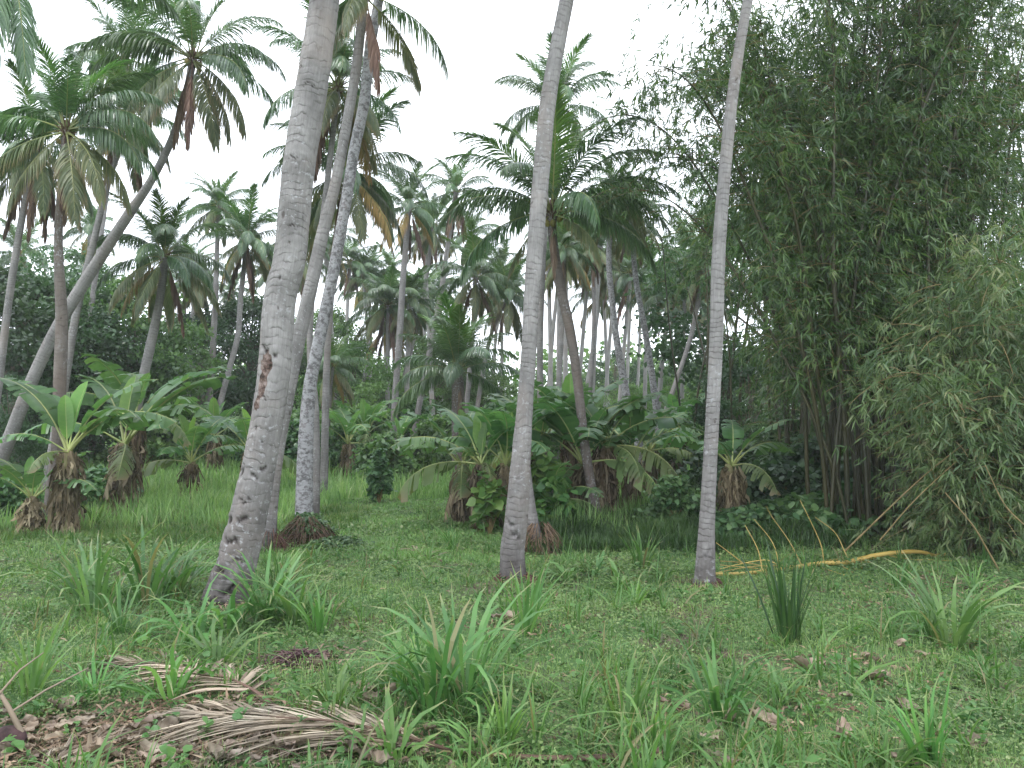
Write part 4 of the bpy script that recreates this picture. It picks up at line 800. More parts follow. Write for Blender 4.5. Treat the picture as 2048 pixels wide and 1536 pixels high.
for i, (px, D, hh, lb) in enumerate([(1550, 13.4, .9, 'left of the bamboo culms'), (1625, 14.6, 1.3, 'between the bamboo clumps'), (1720, 14.2, 1.2, 'right behind the bamboo culms'), (1490, 15.5, 1.2, 'behind the shaded banana plant'), (1580, 16.8, 1.7, 'deepest under the bamboo'), (1840, 13.6, 1.2, 'behind the pale-leaved thicket'), (1430, 16.5, 1.1, 'behind the slim bright trunk')]):
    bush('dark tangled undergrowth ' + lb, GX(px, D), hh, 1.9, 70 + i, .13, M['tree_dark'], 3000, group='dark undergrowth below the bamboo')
for i in range(16):
    px = [560, 610, 720, 830, 900, 950, 1010, 1070, 1130, 1200, 1260, 1400, 440, 360, 300, 1450][i]
    bush('leafy undergrowth bush ' + ['behind the thickest trunk', 'left of the lichen trunk', 'below the round bright tree', 'between two thin far palms', 'below the short young palm', 'left of the banana clump', 'behind the banana clump', 'behind the middle trunk', 'behind the tall banana leaf',
         'right of the tall banana leaf', 'behind the mottled grey trunk', 'left of the slim bright trunk', 'below the feathery thin palm', 'behind the drooping bananas', 'behind the brown-skirted banana', 'behind the slim bright trunk'][i],
         GX(px, 24 + (i * 37 % 7)), 1.5 + .2 * (i % 4), 2.6, 20 + i, .15, M['tree_mid' if i % 3 else 'shrub_leaf'], 2600, group='undergrowth bushes at the far side')
# ------------------------------------------------------------------ grass clumps
def clump_mesh(seed, n=55, h=.6, spread=.9, wd=.011, droop=1.0, mat='grass', base=.07, stiff=0.0):
    rs = np.random.RandomState(seed); a = rs.rand(n) * 2 * PI; r = base * np.sqrt(rs.rand(n)); k = 7; s = np.linspace(0, 1, k)
    l = h * rs.uniform(.55, 1.25, n); lean = rs.uniform(.05, 1, n) * spread * .55; dz = droop * rs.uniform(.3, 1.3, n) * np.where(rs.rand(n) < .2, 1.9, 1)
    o = np.stack([np.cos(a), np.sin(a), 0 * a], 1)
    th = lean[:, None] + dz[:, None] * s ** 1.8 * 1.5 * (1 - stiff)
    dh = np.cumsum(np.concatenate([np.zeros((n, 1)), np.sin(th[:, 1:])], 1), 1) / (k - 1) * l[:, None]; dv = np.cumsum(np.concatenate([np.zeros((n, 1)), np.cos(th[:, 1:])], 1), 1) / (k - 1) * l[:, None]
    P = o[:, None] * (r[:, None] + dh)[..., None]; P[..., 2] += np.maximum(dv, .01) - .02
    P += np.cumsum(rs.normal(0, .006, P.shape), 1)
    tg = np.stack([-np.sin(a), np.cos(a), 0 * a], 1); tg = nrm(tg + rs.normal(0, .25, (n, 3)))
    b = MB(); b.ribbons(P, tg[:, None] * (np.array([.5, .8, 1, 1, .85, .55, .05]) * wd)[None, :, None] * rs.uniform(.7, 1.2, (n, 1, 1)), np.clip(rs.normal(.5, .25, n), .05, 1) * (rs.rand(n) > .035))
    return b.mesh('grass_clump', M[mat])
CL = {'broad': [clump_mesh(1, 34, .62, 1.1, .015, 1.15, 'grass', .09), clump_mesh(2, 28, .66, 1.3, .017, 1.25, 'grass_blue', .09), clump_mesh(3, 26, .55, 1.2, .014, 1.4, 'grass', .08), clump_mesh(13, 30, .6, 1.2, .015, 1.2, 'grass', .1)],
      'tall': [clump_mesh(4, 42, .82, .85, .017, .85, 'grass_blue', .13), clump_mesh(5, 38, .75, .8, .016, .9, 'grass', .15), clump_mesh(14, 40, .8, .9, .016, .9, 'grass_blue', .13)],
      'rush': [clump_mesh(6, 46, .62, .6, .009, .35, 'grass_dark', .07, .5)],
      'stiff': [clump_mesh(7, 24, .55, .6, .012, .6, 'grass', .06, .3), clump_mesh(8, 30, .58, .65, .013, .6, 'grass', .09, .2)],
      'small': [clump_mesh(9, 26, .28, 1.1, .010, 1.0, 'grass', .05), clump_mesh(10, 22, .24, 1.2, .011, 1.1, 'grass_blue', .05), clump_mesh(11, 20, .22, 1.0, .008, 1.2, 'grass', .06)],
      'shrub': [clump_mesh(12, 26, .42, 1.6, .022, 1.6, 'grass_blue', .05), clump_mesh(15, 22, .46, 1.3, .02, 1.8, 'grass_blue', .05)]}
clumps = [  # px py kind scale label
 (190, 1235, 'tall', 1.0, 'tall bluish grass clump left of the thickest trunk'), (290, 1215, 'tall', 1.1, 'tallest grass clump left of the thickest trunk'), (350, 1190, 'tall', .85, 'grass clump just behind and left of the thickest trunk'), (150, 1190, 'broad', .85, 'grass clump behind the tall bluish one at left'),
 (240, 1270, 'broad', .8, 'grass clump in front of the tall ones at left'), (390, 1290, 'broad', 1.1, 'arching grass clump in front of the thickest trunk foot'), (455, 1262, 'broad', 1.15, 'fountain-shaped grass clump right against the thickest trunk'), (430, 1340, 'broad', .9, 'arching grass clump over the dry frond'),
 (340, 1400, 'broad', .85, 'bluish grass clump bending over the fallen frond leaflets'), (530, 1240, 'tall', .85, 'grass clump just right of the thickest trunk'), (590, 1250, 'broad', .95, 'pale grass clump second right of the thickest trunk'), (640, 1270, 'stiff', .85, 'sparse grass clump third right of the thickest trunk'),
 (560, 1190, 'tall', .7, 'dark grass clump behind the thickest trunk foot'), (60, 1400, 'stiff', .75, 'upright grass clump at the lower left'), (190, 1400, 'broad', .6, 'bright grass clump near the lower left litter'), (110, 1420, 'small', 1.0, 'short grass tuft beside the lower left clump'),
 (870, 1430, 'tall', .85, 'big dense grass clump in the middle foreground'), (930, 1410, 'tall', .9, 'grass clump leaning right beside the big foreground one'), (830, 1360, 'broad', .8, 'grass clump behind the big foreground one'), (790, 1390, 'broad', .7, 'low grass clump left of the big foreground one'), (1050, 1270, 'stiff', .95, 'upright grass clump below the middle trunk'),
 (1575, 1290, 'rush', 1.1, 'dark rush-like grass clump standing alone at right'), (1900, 1295, 'tall', .78, 'wide bluish grass clump at the right'), (1860, 1280, 'broad', .6, 'smaller clump joined to the wide one at right'), (1440, 1450, 'broad', .85, 'spreading grass clump in the right foreground'), (1560, 1400, 'shrub', .6, 'low arching clump right of the spreading one'),
 (1250, 1470, 'stiff', .8, 'sparse long-bladed clump in the foreground right of centre'), (1290, 1500, 'broad', .6, 'grass clump at the bottom right of centre'), (1010, 1500, 'stiff', .65, 'bright grass clump near the bottom edge'), (960, 1520, 'broad', .5, 'short grass clump at the bottom edge'), (1860, 1540, 'stiff', .8, 'grass clump at the bottom right edge'),
 (1780, 1545, 'broad', .7, 'grass clump at the bottom edge left of the right one'), (905, 1100, 'stiff', .75, 'lone upright grass clump on the open grass'), (190, 1065, 'stiff', 1.0, 'dark grass tuft between the left banana plants'), (1140, 1165, 'shrub', 1.0, 'drooping leafy clump right of the middle trunk'), (1190, 1150, 'shrub', .9, 'pale drooping clump second right of the middle trunk'),
 (1240, 1175, 'shrub', .95, 'drooping clump halfway between the middle and slim trunks'), (1330, 1165, 'shrub', .9, 'drooping clump left of the slim bright trunk'), (1285, 1140, 'stiff', .9, 'upright clump behind the drooping ones'), (1270, 1215, 'broad', .55, 'bright low clump in front of the drooping ones'), (1800, 1180, 'stiff', .6, 'yellowish clump at the foot of the pale-leaved thicket'),
 (1950, 1185, 'broad', .5, 'small clump at the edge of the thicket'), (670, 1430, 'broad', .55, 'broad green tuft above the dry frond'), (720, 1500, 'small', 1.2, 'low tuft below the dry frond'), (780, 1525, 'small', 1.3, 'second low tuft below the dry frond'), (620, 1130, 'small', 1.2, 'tuft at the creeper mound'), (400, 1150, 'broad', .6, 'tuft behind the left tall grass')]
rs = random.Random(3)
for px, py, k, s, lb in clumps:
    o = obj('grass_clump', rs.choice(CL[k]), None, tuple(G(px, py)), (rs.uniform(-.16, .16), rs.uniform(-.16, .16), rs.random() * 6.28), (s * rs.uniform(.85, 1.15), s * rs.uniform(.8, 1.1), s * rs.uniform(.85, 1.08))); tag(o, lb, 'grass clump', 'grass clumps in the clearing')
# ------------------------------------------------------------------ ground cover and grasses nobody could count
BARE_SHADE = [(G(a, b_), c_, d_, e_) for a, b_, c_, d_, e_ in [(600, 1325, .45, .28, .8), (1340, 1430, .3, .2, .6), (1640, 1335, .5, .25, .7), (1750, 1320, .35, .16, .6), (1670, 1420, .25, .15, .6), (80, 1500, 1.1, .5, .97), (300, 1490, .9, .4, .95), (520, 1500, .7, .22, .9), (1080, 1265, .3, .25, .6), (1010, 1250, .2, .2, .6),
        (1500, 1330, .3, .15, .5), (1720, 1215, .5, .3, .6), (1890, 1170, .9, .3, .7), (770, 1090, .4, .4, .4), (850, 1120, .5, .3, .5), (1760, 1380, .35, .12, .6), (1550, 1465, .3, .1, .5), (250, 1300, .3, .15, .5), (800, 1490, .5, .14, .8), (700, 1130, .3, .3, .4),
        (455, 1215, .4, .3, .7), (1026, 1165, .3, .22, .8), (1411, 1175, .28, .2, .8), (960, 1250, .2, .1, .5), (420, 1400, .6, .2, .7)]]  # patches at the trunk feet bare dark soil to stand in for contact shadow
def wedge(rs, n, d0, d1, power=1.0, margin=1.2):
    u = rs.rand(n)
    D = d0 * (d1 / d0) ** u
    x = rs.uniform(-1, 1, n) * (D * .66 + margin); return x, D
def bare_shade_mask(rs, x, y, strength=1):
    keep = np.ones(len(x), bool)
    for (c_, a, b_, st) in BARE_SHADE:
        e = ((x - c_[0]) / a) ** 2 + ((y - c_[1]) / b_) ** 2 + .5 * np.sin(x * 13) * np.sin(y * 11) + .3 * np.sin(x * 31 + 2) * np.sin(y * 27); keep &= ~((e < 1) & (rs.rand(len(x)) < st * strength))
    return keep
def patchy(x, y): return .5 + .25 * np.sin(x * 2.3 + 1.7 * np.sin(y * 1.9)) + .25 * np.sin(y * 3.1 + 1.3 * np.sin(x * 2.7 + 1))
def cover(n=230000):
    rs = np.random.RandomState(31); x, y = wedge(rs, n, 3.1, 17); k = bare_shade_mask(rs, x, y) & (rs.rand(n) < .35 + .75 * patchy(x, y)); x, y = x[k], y[k]; n = len(x)
    sc = np.clip(y / 6, .75, 2.2); z = gz(x, y) + rs.uniform(.005, .055, n) * (.6 + patchy(x, y))
    p = np.stack([x, y, z], 1); a = rs.rand(n) * 2 * PI; t = rs.normal(.15, .4, n); d = np.stack([np.cos(a) * np.cos(t), np.sin(a) * np.cos(t), np.sin(t)], 1)
    l = .023 * sc * rs.uniform(.5, 1.3, n); wv = nrm(np.cross(d, np.array([0, 0, 1.]) + rs.normal(0, .4, (n, 3)))); s = np.array([0, .5, 1.])
    Q = p[:, None] + d[:, None] * (l[:, None] * s)[..., None]; b = MB()
    b.ribbons(Q, wv[:, None] * np.array([.2, 1, .15])[None, :, None] * (l * rs.choice([.2, .38, .5], n))[:, None, None], np.clip(.25 + .45 * patchy(x * .7, y * .7) * rs.rand(n) + rs.normal(0, .2, n), 0, 1))
    tag(obj('ground_cover', b.mesh('ground_cover', M['cover'])), 'low creeping weeds with tiny leaves carpeting the clearing', 'ground cover', kind='stuff')
cover()
def blades(name, label, x, y, h0, h1, wd, mat, rs, lean=.5, seed=0):
    n = len(x); a = rs.rand(n) * 2 * PI; h = rs.uniform(h0, h1, n) * (.45 + .8 * patchy(x * 1.3, y * 1.3)); ln = rs.uniform(.1, 1, n) * lean; s = np.linspace(0, 1, 4)
    p = np.stack([x, y, gz(x, y) - .01], 1); o = np.stack([np.cos(a), np.sin(a), 0 * a], 1)
    P = p[:, None] + o[:, None] * (h[:, None] * ln[:, None] * s ** 1.8)[..., None]; P[..., 2] += h[:, None] * (s - .45 * ln[:, None] * s ** 2)
    tg = nrm(np.stack([-np.sin(a), np.cos(a), 0 * a], 1) + rs.normal(0, .3, (n, 3)))
    wv = tg[:, None] * (np.array([.8, 1, .75, .05]))[None, :, None] * (wd * np.clip(y / 7, .7, 3.2) * rs.uniform(.6, 1.2, n))[:, None, None]
    b = MB(); b.ribbons(P, wv, np.clip(.3 + .3 * patchy(x * .6 + 2, y * .6) + rs.normal(0, .2, n), 0, 1))
    tag(obj(name, b.mesh(name, M[mat])), label, 'grass', kind='stuff')
rs = np.random.RandomState(41); x, y = wedge(rs, 130000, 3.1, 16); k = bare_shade_mask(rs, x, y, .6) & (rs.rand(len(x)) < .15 + .9 * (1 - patchy(x, y))); blades('short_grass', 'short thin grass mixed through the clearing', x[k], y[k], .03, .13, .0026, 'grass_lush', rs, .8)
rs = np.random.RandomState(42); x, y = wedge(rs, 90000, 11.5, 36, 1); lawn = (np.abs(x + 1.6 - (y - 12) * .03) < 1.9) & (y < 17); k = ~lawn & (x / y < .27 + .03 * np.sin(y * 2)); blades('lush_grass', 'lush knee-high grass beyond the clearing', x[k], y[k], .14, .66, .0048, 'grass_lush', rs, .6)
rs = np.random.RandomState(43); x, y = wedge(rs, 150000, 9.5, 20, 1); k = (np.abs(x + 1.6 - (y - 12) * .03) < 2.6); blades('lawn_grass', 'pale short grass of the sunny opening', x[k], y[k], .04, .12, .004, 'grass_lush', rs, .7)
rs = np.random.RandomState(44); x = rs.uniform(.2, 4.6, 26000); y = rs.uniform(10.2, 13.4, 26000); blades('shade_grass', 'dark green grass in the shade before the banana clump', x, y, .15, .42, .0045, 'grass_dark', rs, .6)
rs = np.random.RandomState(45); x = rs.uniform(-8.5, -2.6, 26000); y = rs.uniform(10.5, 15, 26000); blades('meadow_grass', 'ankle-high grass around the left banana plants', x, y, .08, .28, .004, 'grass', rs, .7)
def weeds(n=2600):
    rs = np.random.RandomState(61); x, y = wedge(rs, n, 3.2, 15); k = rs.rand(n) < .25 + .9 * (patchy(x * .6 + 4, y * .6)); x, y = x[k], y[k]; n = len(x)
    b = MB(); p = np.stack([x, y, gz(x, y)], 1); m = 9; P2 = np.repeat(p, m, 0); N2 = n * m; a = rs.rand(N2) * 2 * PI; t = rs.uniform(.1, 1.2, N2); hs = np.repeat(rs.uniform(.5, 1.5, n), m)
    d = np.stack([np.cos(a) * np.cos(t), np.sin(a) * np.cos(t), np.sin(t)], 1); P2[:, 2] += rs.uniform(0, .07, N2) * hs; l = rs.uniform(.025, .065, N2) * hs; s_ = np.array([0, .3, .65, 1.])
    Q = P2[:, None] + d[:, None] * (l[:, None] * s_)[..., None]; Q[..., 2] -= .5 * l[:, None] * s_ ** 2; Q[..., 2] = np.maximum(Q[..., 2], gz(Q[..., 0], Q[..., 1]) + .004)
    wv = nrm(np.cross(d, np.array([0, 0, 1.]) + rs.normal(0, .3, (N2, 3))))
    b.ribbons(Q, wv[:, None] * np.array([.15, 1, .8, .05])[None, :, None] * (l * rs.choice([.12, .2, .28], N2))[:, None, None], np.clip(np.repeat(rs.rand(n), m) * .7 + rs.rand(N2) * .3, 0, 1))
    tag(obj('weeds', b.mesh('weeds', M['grass'])), 'small leafy weeds standing in the ground cover', 'weeds', kind='stuff')
weeds()
def tufts(n=2300):
    rs = np.random.RandomState(63); x, y = wedge(rs, n, 3.2, 15); k = bare_shade_mask(rs, x, y, .9); x, y = x[k], y[k]; n = len(x); m = 11; N2 = n * m; hs = np.repeat(rs.gamma(3, .35, n), m)
    P2 = np.repeat(np.stack([x, y, gz(x, y) - .01], 1), m, 0) + rs.normal(0, .02, (N2, 3)) * [1, 1, 0]; a = rs.rand(N2) * 2 * PI; h = rs.uniform(.06, .2, N2) * hs; ln_ = rs.uniform(.1, 1.3, N2); s_ = np.linspace(0, 1, 5); o = np.stack([np.cos(a), np.sin(a), 0 * a], 1)
    P = P2[:, None] + o[:, None] * (h[:, None] * ln_[:, None] * s_ ** 1.6)[..., None]; P[..., 2] += h[:, None] * (s_ - .5 * ln_[:, None] * s_ ** 2.2)
    tg = nrm(np.stack([-np.sin(a), np.cos(a), 0 * a], 1) + rs.normal(0, .3, (N2, 3)))
    b = MB(); b.ribbons(P, tg[:, None] * np.array([.7, 1, .9, .6, .05])[None, :, None] * (rs.uniform(.002, .0055, N2) * np.clip(hs, .6, 1.6))[:, None, None], np.clip(rs.normal(.5, .25, N2), .05, 1) * (rs.rand(N2) > .1))
    tag(obj('grass_tufts', b.mesh('grass_tufts', M['grass'])), 'loose small tufts of grass all over the clearing', 'grass', kind='stuff')
tufts()
# litter: small bits
def litter(n=7000):
    rs = np.random.RandomState(51); x, y = wedge(rs, n, 3.1, 14)
    B = np.array([[c_[0], c_[1], a, b_, e_] for c_, a, b_, e_ in BARE_SHADE]); m = 9000; pr = B[:, 2] * B[:, 3] * B[:, 4] ** 3 + .004; i = rs.choice(len(B), m, p=pr / pr.sum()); x2 = B[i, 0] + rs.normal(0, .6, m) * B[i, 2]; y2 = B[i, 1] + rs.normal(0, .6, m) * B[i, 3]
    x = np.concatenate([x, x2]); y = np.concatenate([y, y2]); n = len(x)
    p = np.stack([x, y, gz(x, y) + rs.uniform(.004, .03, n)], 1); a = rs.rand(n) * 2 * PI; t = rs.normal(0, .25, n); d = np.stack([np.cos(a) * np.cos(t), np.sin(a) * np.cos(t), np.sin(t)], 1)
    l = rs.uniform(.015, .09, n); wv = nrm(np.cross(d, np.array([0, 0, 1.]) + rs.normal(0, .5, (n, 3)))); s = np.array([0, .4, 1.])
    Q = p[:, None] + d[:, None] * (l[:, None] * s)[..., None]; Q[:, 1, 2] += .006
    b = MB(); b.ribbons(Q, wv[:, None] * np.array([.4, 1, .3])[None, :, None] * (rs.uniform(.001, .009, n))[:, None, None], rs.rand(n))
    tag(obj('leaf_litter', b.mesh('leaf_litter', M['mulch'])), 'brown bits of dead leaves and twigs scattered on the soil', 'leaf litter', kind='stuff')
litter()
# ------------------------------------------------------------------ dry leaves one can point at
def dry_mesh(seed, L=.2, w_=.08, curl=1.0):
    rs = np.random.RandomState(seed); nu, nv = 12, 9; u = np.linspace(0, 1, nu); v = np.linspace(-1, 1, nv); U, V = np.meshgrid(u, v, indexing='ij')
    wd = w_ * np.sin(np.clip(U, .02, .98) * PI) ** .7 * (1 + .12 * np.sin(U * 23 + seed)) * np.where(V > 0, 1, .85)
    X = (U - .5) * L * (1 - .1 * curl * np.cos(V * 2)); Y = V * wd * (1 - .25 * curl * np.abs(V)) + .02 * np.sin(U * 5 + seed); Z = .03 + curl * (.4 * w_ * V ** 2 + .25 * w_ * np.sin(U * 7 + V * 2 + seed)) + .007 * np.sin(U * 19 + V * 9) + .006 * np.sin(U * 31 - V * 13 + seed) + rs.normal(0, .0022, U.shape) + curl * .25 * L * (U - .5) ** 2
    Z -= Z.min() - .004
    i = (np.arange(nu - 1)[:, None] * nv + np.arange(nv - 1)[None]).reshape(-1)
    b = MB(); b.add(np.stack([X, Y, Z], -1).reshape(-1, 3), np.stack([i, i + nv, i + nv + 1, i + 1], 1), np.clip(.5 + .3 * np.sin(U * 15 + V * 3 + seed) + rs.normal(0, .06, U.shape), 0, 1).reshape(-1)); return b.mesh('dry_leaf', M['dry'], True)
DL = [dry_mesh(i, .2 + .03 * (i % 3), .06 + .012 * (i % 4), .5 + .3 * (i % 3)) for i in range(7)]
dl = [(150, 1460, 'leftmost large pale leaf in the litter at lower left'), (245, 1492, 'large pale torn leaf left of the fallen frond'), (130, 1425, 'curled leaf at the top of the lower left litter'), (60, 1470, 'brown leaf beside the dark husk'), (330, 1515, 'crumpled leaf at the bottom left'), (200, 1520, 'torn leaf at the bottom left corner'), (420, 1425, 'curled brown leaf under the arching grass'),
      (480, 1400, 'pink-brown leaf under the arching grass'), (300, 1470, 'folded leaf touching the frond tip'), (560, 1520, 'pale leaf below the dry frond'), (455, 1505, 'brown leaf below the dry frond at left'), (1420, 1490, 'pale crumpled leaf in the right foreground'), (1445, 1460, 'brown leaf behind the pale crumpled one'), (1530, 1450, 'tan leaf in the middle of the right foreground'),
      (1690, 1400, 'long pale leaf lying flat at right'), (1755, 1370, 'grey-tan leaf behind the long pale one'), (1800, 1300, 'whitish leaf by the wide bluish clump'), (1845, 1317, 'pale folded leaf right of the bare soil'), (1740, 1325, 'brown leaf on the bare soil at right'), (1680, 1480, 'half-hidden pale leaf in the right foreground'), (1820, 1425, 'small tan leaf at the right'),
      (1440, 1535, 'leaf at the bottom edge right of centre'), (865, 1470, 'round pale leaf at the frond stalk'), (1350, 1425, 'pale leaf on the reddish soil patch'), (1270, 1520, 'leaf near the end of the frond stalk'), (600, 1320, 'dark leaf on the heap right of the thickest trunk'), (640, 1335, 'brown leaf on the same heap'), (1180, 1240, 'rusty leaf below the drooping clumps'), (30, 1235, 'whitish leaf scrap at the left edge'),
      (1010, 1245, 'leaf below the middle trunk'), (1620, 1345, 'rusty leaf on the bare soil'), (1950, 1500, 'leaf in the lower right corner'), (1900, 1480, 'brown leaf near the lower right corner'), (760, 1405, 'leaf by the big foreground clump'), (730, 1385, 'dark leaf left of the big foreground clump'), (1770, 1520, 'small leaf at the bottom right')]
rs = random.Random(9)
for i, (px, py, lb) in enumerate(dl):
    o = obj('dry_leaf', DL[i % 7], None, tuple(G(px, py) + [0, 0, .012]), (rs.uniform(-.15, .15), rs.uniform(-.15, .15), rs.random() * 6.28), rs.uniform(.5, .95) * (1.1 if py > 1400 and px < 500 else 1)); tag(o, lb, 'dry leaf', 'dry leaves on the ground')
for i in range(110):
    if i < 75: px, py, lb = rs.uniform(-20, 430), rs.uniform(1440, 1545), 'small brown dead leaf in the litter carpet at the lower left'
    else: px, py, lb = rs.uniform(430, 1000), rs.uniform(1490, 1545), 'small brown dead leaf scattered under the large dry frond'
    o = obj('dry_leaf', DL[i % 7], None, tuple(G(px, py) + [0, 0, rs.uniform(.005, .03)]), (rs.uniform(-.4, .4), rs.uniform(-.4, .4), rs.random() * 6.28), rs.uniform(.28, .62)); tag(o, lb, 'dry leaf', 'litter carpet leaves' if i < 75 else 'leaves under the large dry frond')
# ------------------------------------------------------------------ fallen dry fronds
def fallen_frond(label, pts, nl, lmax, seed, r0=.03, sidew=(1, 1), ang=.5, wd=.007, flat=.02, t0=.22):
    rs = np.random.RandomState(seed); P = curve_pts([G(a, b_) + [0, 0, c_] for a, b_, c_ in pts], 60); org = P[0].copy(); org[2] = float(gz(org[0], org[1]))
    root = thing('fallen_frond', label, 'dead frond', org, 'fallen dry fronds'); s = np.linspace(0, 1, 60)
    m = MB(); m.tube(P - org, np.interp(s, [0, .06, .3, 1], [r0 * 1.9, r0, r0 * .6, .004]), 8, shape=lambda R, th: R[:, None] * (1 + .35 * np.cos(th * 2))); obj('rachis', m.mesh('rachis', M['rachis_dead'], True), root)
    T = nrm(np.gradient(P, axis=0)); b = MB()
    for si, side in enumerate((-1, 1)):
        n = int(nl * sidew[si]); t = np.sort(rs.uniform(t0, 1, n)); t = t + .012 * np.sin(t * 90); t = np.clip(t, t0, 1); B = np.stack([np.interp(t, s, P[:, j]) for j in range(3)], 1); Tt = nrm(np.stack([np.interp(t, s, T[:, j]) for j in range(3)], 1))
        sv = nrm(np.cross(Tt, [0, 0, 1.])) * side; an = ang * np.interp(t, [.2, 1], [1.25, .5]) + rs.normal(0, .10, n) + .12 * np.sin(t * 23 + seed)
        d = nrm(Tt * np.cos(an)[:, None] + sv * np.sin(an)[:, None]); l = lmax * np.interp(t, [.2, .4, .8, 1], [.6, 1, .8, .4]) * rs.uniform(.6, 1.1, n); k = 8; q = np.linspace(0, 1, k)
        Q = B[:, None] + d[:, None] * (l[:, None] * q)[..., None] + np.cumsum(rs.normal(0, .0022, (n, k, 3)), 1)
        zt = gz(Q[..., 0], Q[..., 1]) + flat + rs.uniform(0, .05, n)[:, None] * np.sin(q * PI) + .02; Q[..., 2] = B[:, None, 2] * (1 - q) ** 1.5 + zt * (1 - (1 - q) ** 1.5)
        wv = nrm(np.cross(d, [0, 0, 1.]))[:, None] + rs.normal(0, .7, (n, 1, 3)) * [.2, .2, 1]
        b.ribbons(Q - org, nrm(wv) * (np.array([.6, 1, 1, .9, .8, .7, .5, .15]) * wd)[None, :, None] * rs.uniform(.6, 1.2, (n, 1, 1)), rs.rand(n))
    obj('leaflets', b.mesh('leaflets', M['straw']), root)
fallen_frond('large dry brown frond lying across the lower left foreground', [(1325, 1532, .05), (1180, 1538, .04), (1040, 1534, .04), (900, 1518, .04), (800, 1496, .06), (680, 1474, .07), (540, 1460, .06), (400, 1450, .04)], 180, .82, 1, .018, (1, .6), .5, .005, t0=.44)
fallen_frond('smaller dry frond lying under the grass before the thickest trunk', [(560, 1440, .04), (500, 1400, .06), (430, 1370, .06), (330, 1345, .05), (230, 1340, .03)], 80, .6, 2, .012, (1, 1), .6)
fallen_frond('dry leaflet sheaf lying in the litter at the bottom left', [(60, 1560, .03), (140, 1520, .03), (230, 1490, .03)], 16, .35, 4, .012, (1, 1), .4)
fallen_frond('small grey dead frond lying on the open grass', [(885, 1128, .03), (860, 1116, .04), (830, 1108, .04), (790, 1105, .03)], 26, .38, 3, .010, (1, 1), .9)
# ------------------------------------------------------------------ husk, roots, creepers
def husk():
    rs = np.random.RandomState(2); p = G(18, 1500); root = thing('coconut_husk', 'dark split coconut husk with a pale stalk at the left edge', 'coconut husk', p)
    m = MB(); z = np.linspace(-1, 1, 12); P = np.stack([z * .085, 0 * z, .05 + 0 * z], 1); m.tube(P, .06 * np.sqrt(np.clip(1 - z ** 2, .02, 1)), 16, shape=lambda R, th: R[:, None] * (1 + .12 * np.sin(th * 3) + .05 * np.sin(th * 8) + .05 * rs.normal(size=(len(R), len(th))) * (np.arange(len(th)) % (len(th) - 1) > 0)))
    obj('shell', m.mesh('shell', M['husk'], True), root)
    m = MB(); m.tube(curve_pts([[.06, 0, .08], [-.02, .0, .22], [-.16, .05, .36]], 8), np.linspace(.014, .008, 8), 6); m.tube([[0, 0, .18], [.12, .1, .26], [.28, .2, .34]], [.006, .005, .003], 5); m.tube([[-.06, 0, .27], [-.02, .1, .36], [.04, .2, .42]], [.006, .005, .003], 5)
    obj('stalk', m.mesh('stalk', M['straw'], True), root)
husk()
def root_skirt(px, D, label, r, h, n, seed, mat='root', tilt=0):
    """thin roots spreading from a palm foot"""
    rs = np.random.RandomState(seed); g = GX(px, D); m = MB()
    for i in range(n):
        a = rs.rand() * 2 * PI; z = h * rs.rand(); rr = r * .55 + .01; l = r * rs.uniform(.5, 1.3)
        p0 = np.array([rr * math.cos(a) * .8, rr * math.sin(a) * .8, z]); p2 = np.array([(rr + l) * math.cos(a + rs.normal(0, .3)), (rr + l) * math.sin(a), -.01]); p1 = (p0 + p2) / 2 + [0, 0, h * .15]
        m.tube(curve_pts([p0, p1, p2], 6), np.linspace(.006, .003, 6) * rs.uniform(.6, 1.4), 4, rs.rand())
    return tag(obj('root_mass', m.mesh('root_mass', M[mat], True), None, tuple(g)), label, 'roots', 'root masses at palm feet')
root_skirt(1030, 8.3, 'dark red fringe of roots round the foot of the middle trunk', .16, .12, 150, 1)
root_skirt(1080, 10.5, 'brown cone of fibrous roots beside the middle trunk', .22, .42, 260, 2, 'fibre')
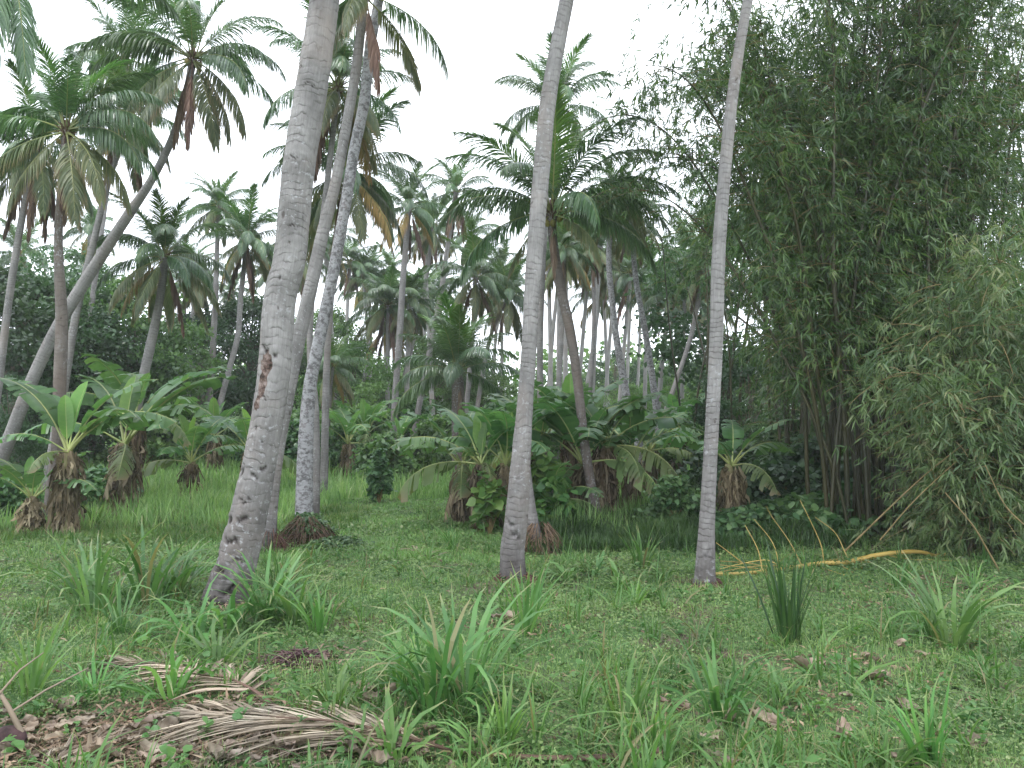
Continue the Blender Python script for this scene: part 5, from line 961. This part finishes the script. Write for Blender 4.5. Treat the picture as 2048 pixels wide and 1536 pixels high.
root_skirt(1413, 8.2, 'dark roots at the foot of the slim bright trunk', .13, .09, 90, 3)
root_skirt(545, 10.2, 'dark roots behind the thickest trunk', .16, .3, 90, 4)
bush('mound of dark creepers and dead stems round the lichen trunk foot', GX(622, 10.8), .36, .58, 50, .05, M['shrub_leaf'], 2600, .4, None, 'creeper_mound')
bush('creeper spilling to the right of the lichen trunk foot', GX(675, 10.4), .14, .7, 51, .05, M['shrub_leaf'], 1800, .4, None, 'creeper')
root_skirt(618, 10.7, 'tangle of brown dead stems over the creeper mound', .26, .38, 220, 5, 'fibre')
def heap():
    rs = np.random.RandomState(6); g = G(605, 1325); m = MB()
    for i in range(240):
        a = rs.rand() * 2 * PI; r = abs(rs.normal(0, .18)); c_ = np.array([r * math.cos(a) * 1.4, r * math.sin(a) * .8, .01 + .07 * math.exp(-(r / .16) ** 2) * rs.rand()]); l = rs.uniform(.03, .12); b_ = rs.rand() * 2 * PI; d = np.array([math.cos(b_), math.sin(b_), rs.normal(0, .2)]) * l
        m.tube([c_ - d / 2, c_, c_ + d / 2], [.004, .006, .003], 4, rs.rand())
    tag(obj('twig_heap', m.mesh('twig_heap', M['husk'], True), None, tuple(g)), 'low heap of dark rotting twigs right of the thickest trunk', 'twig heap', kind='stuff')
heap()

# ------------------------------------------------------------------ moist air
def haze():
    b = MB(); x0, x1, y0, y1, z0, z1 = -75, 75, -12, 75, -2, 24
    v = [(x, y, z) for z in (z0, z1) for y in (y0, y1) for x in (x0, x1)]
    b.add(v, [(0, 2, 3, 1), (4, 5, 7, 6), (0, 1, 5, 4), (2, 6, 7, 3), (0, 4, 6, 2), (1, 3, 7, 5)])
    m, t, N, L = node_mat('haze_air'); p = N('ShaderNodeVolumePrincipled'); p.inputs['Density'].default_value = .0009; p.inputs['Color'].default_value = (.96, .98, 1, 1); p.inputs['Anisotropy'].default_value = 0
    o = N('ShaderNodeOutputMaterial'); L(p.outputs[0], o.inputs['Volume']); h = obj('haze', b.mesh('haze', m)); h['kind'] = 'stuff'
haze()
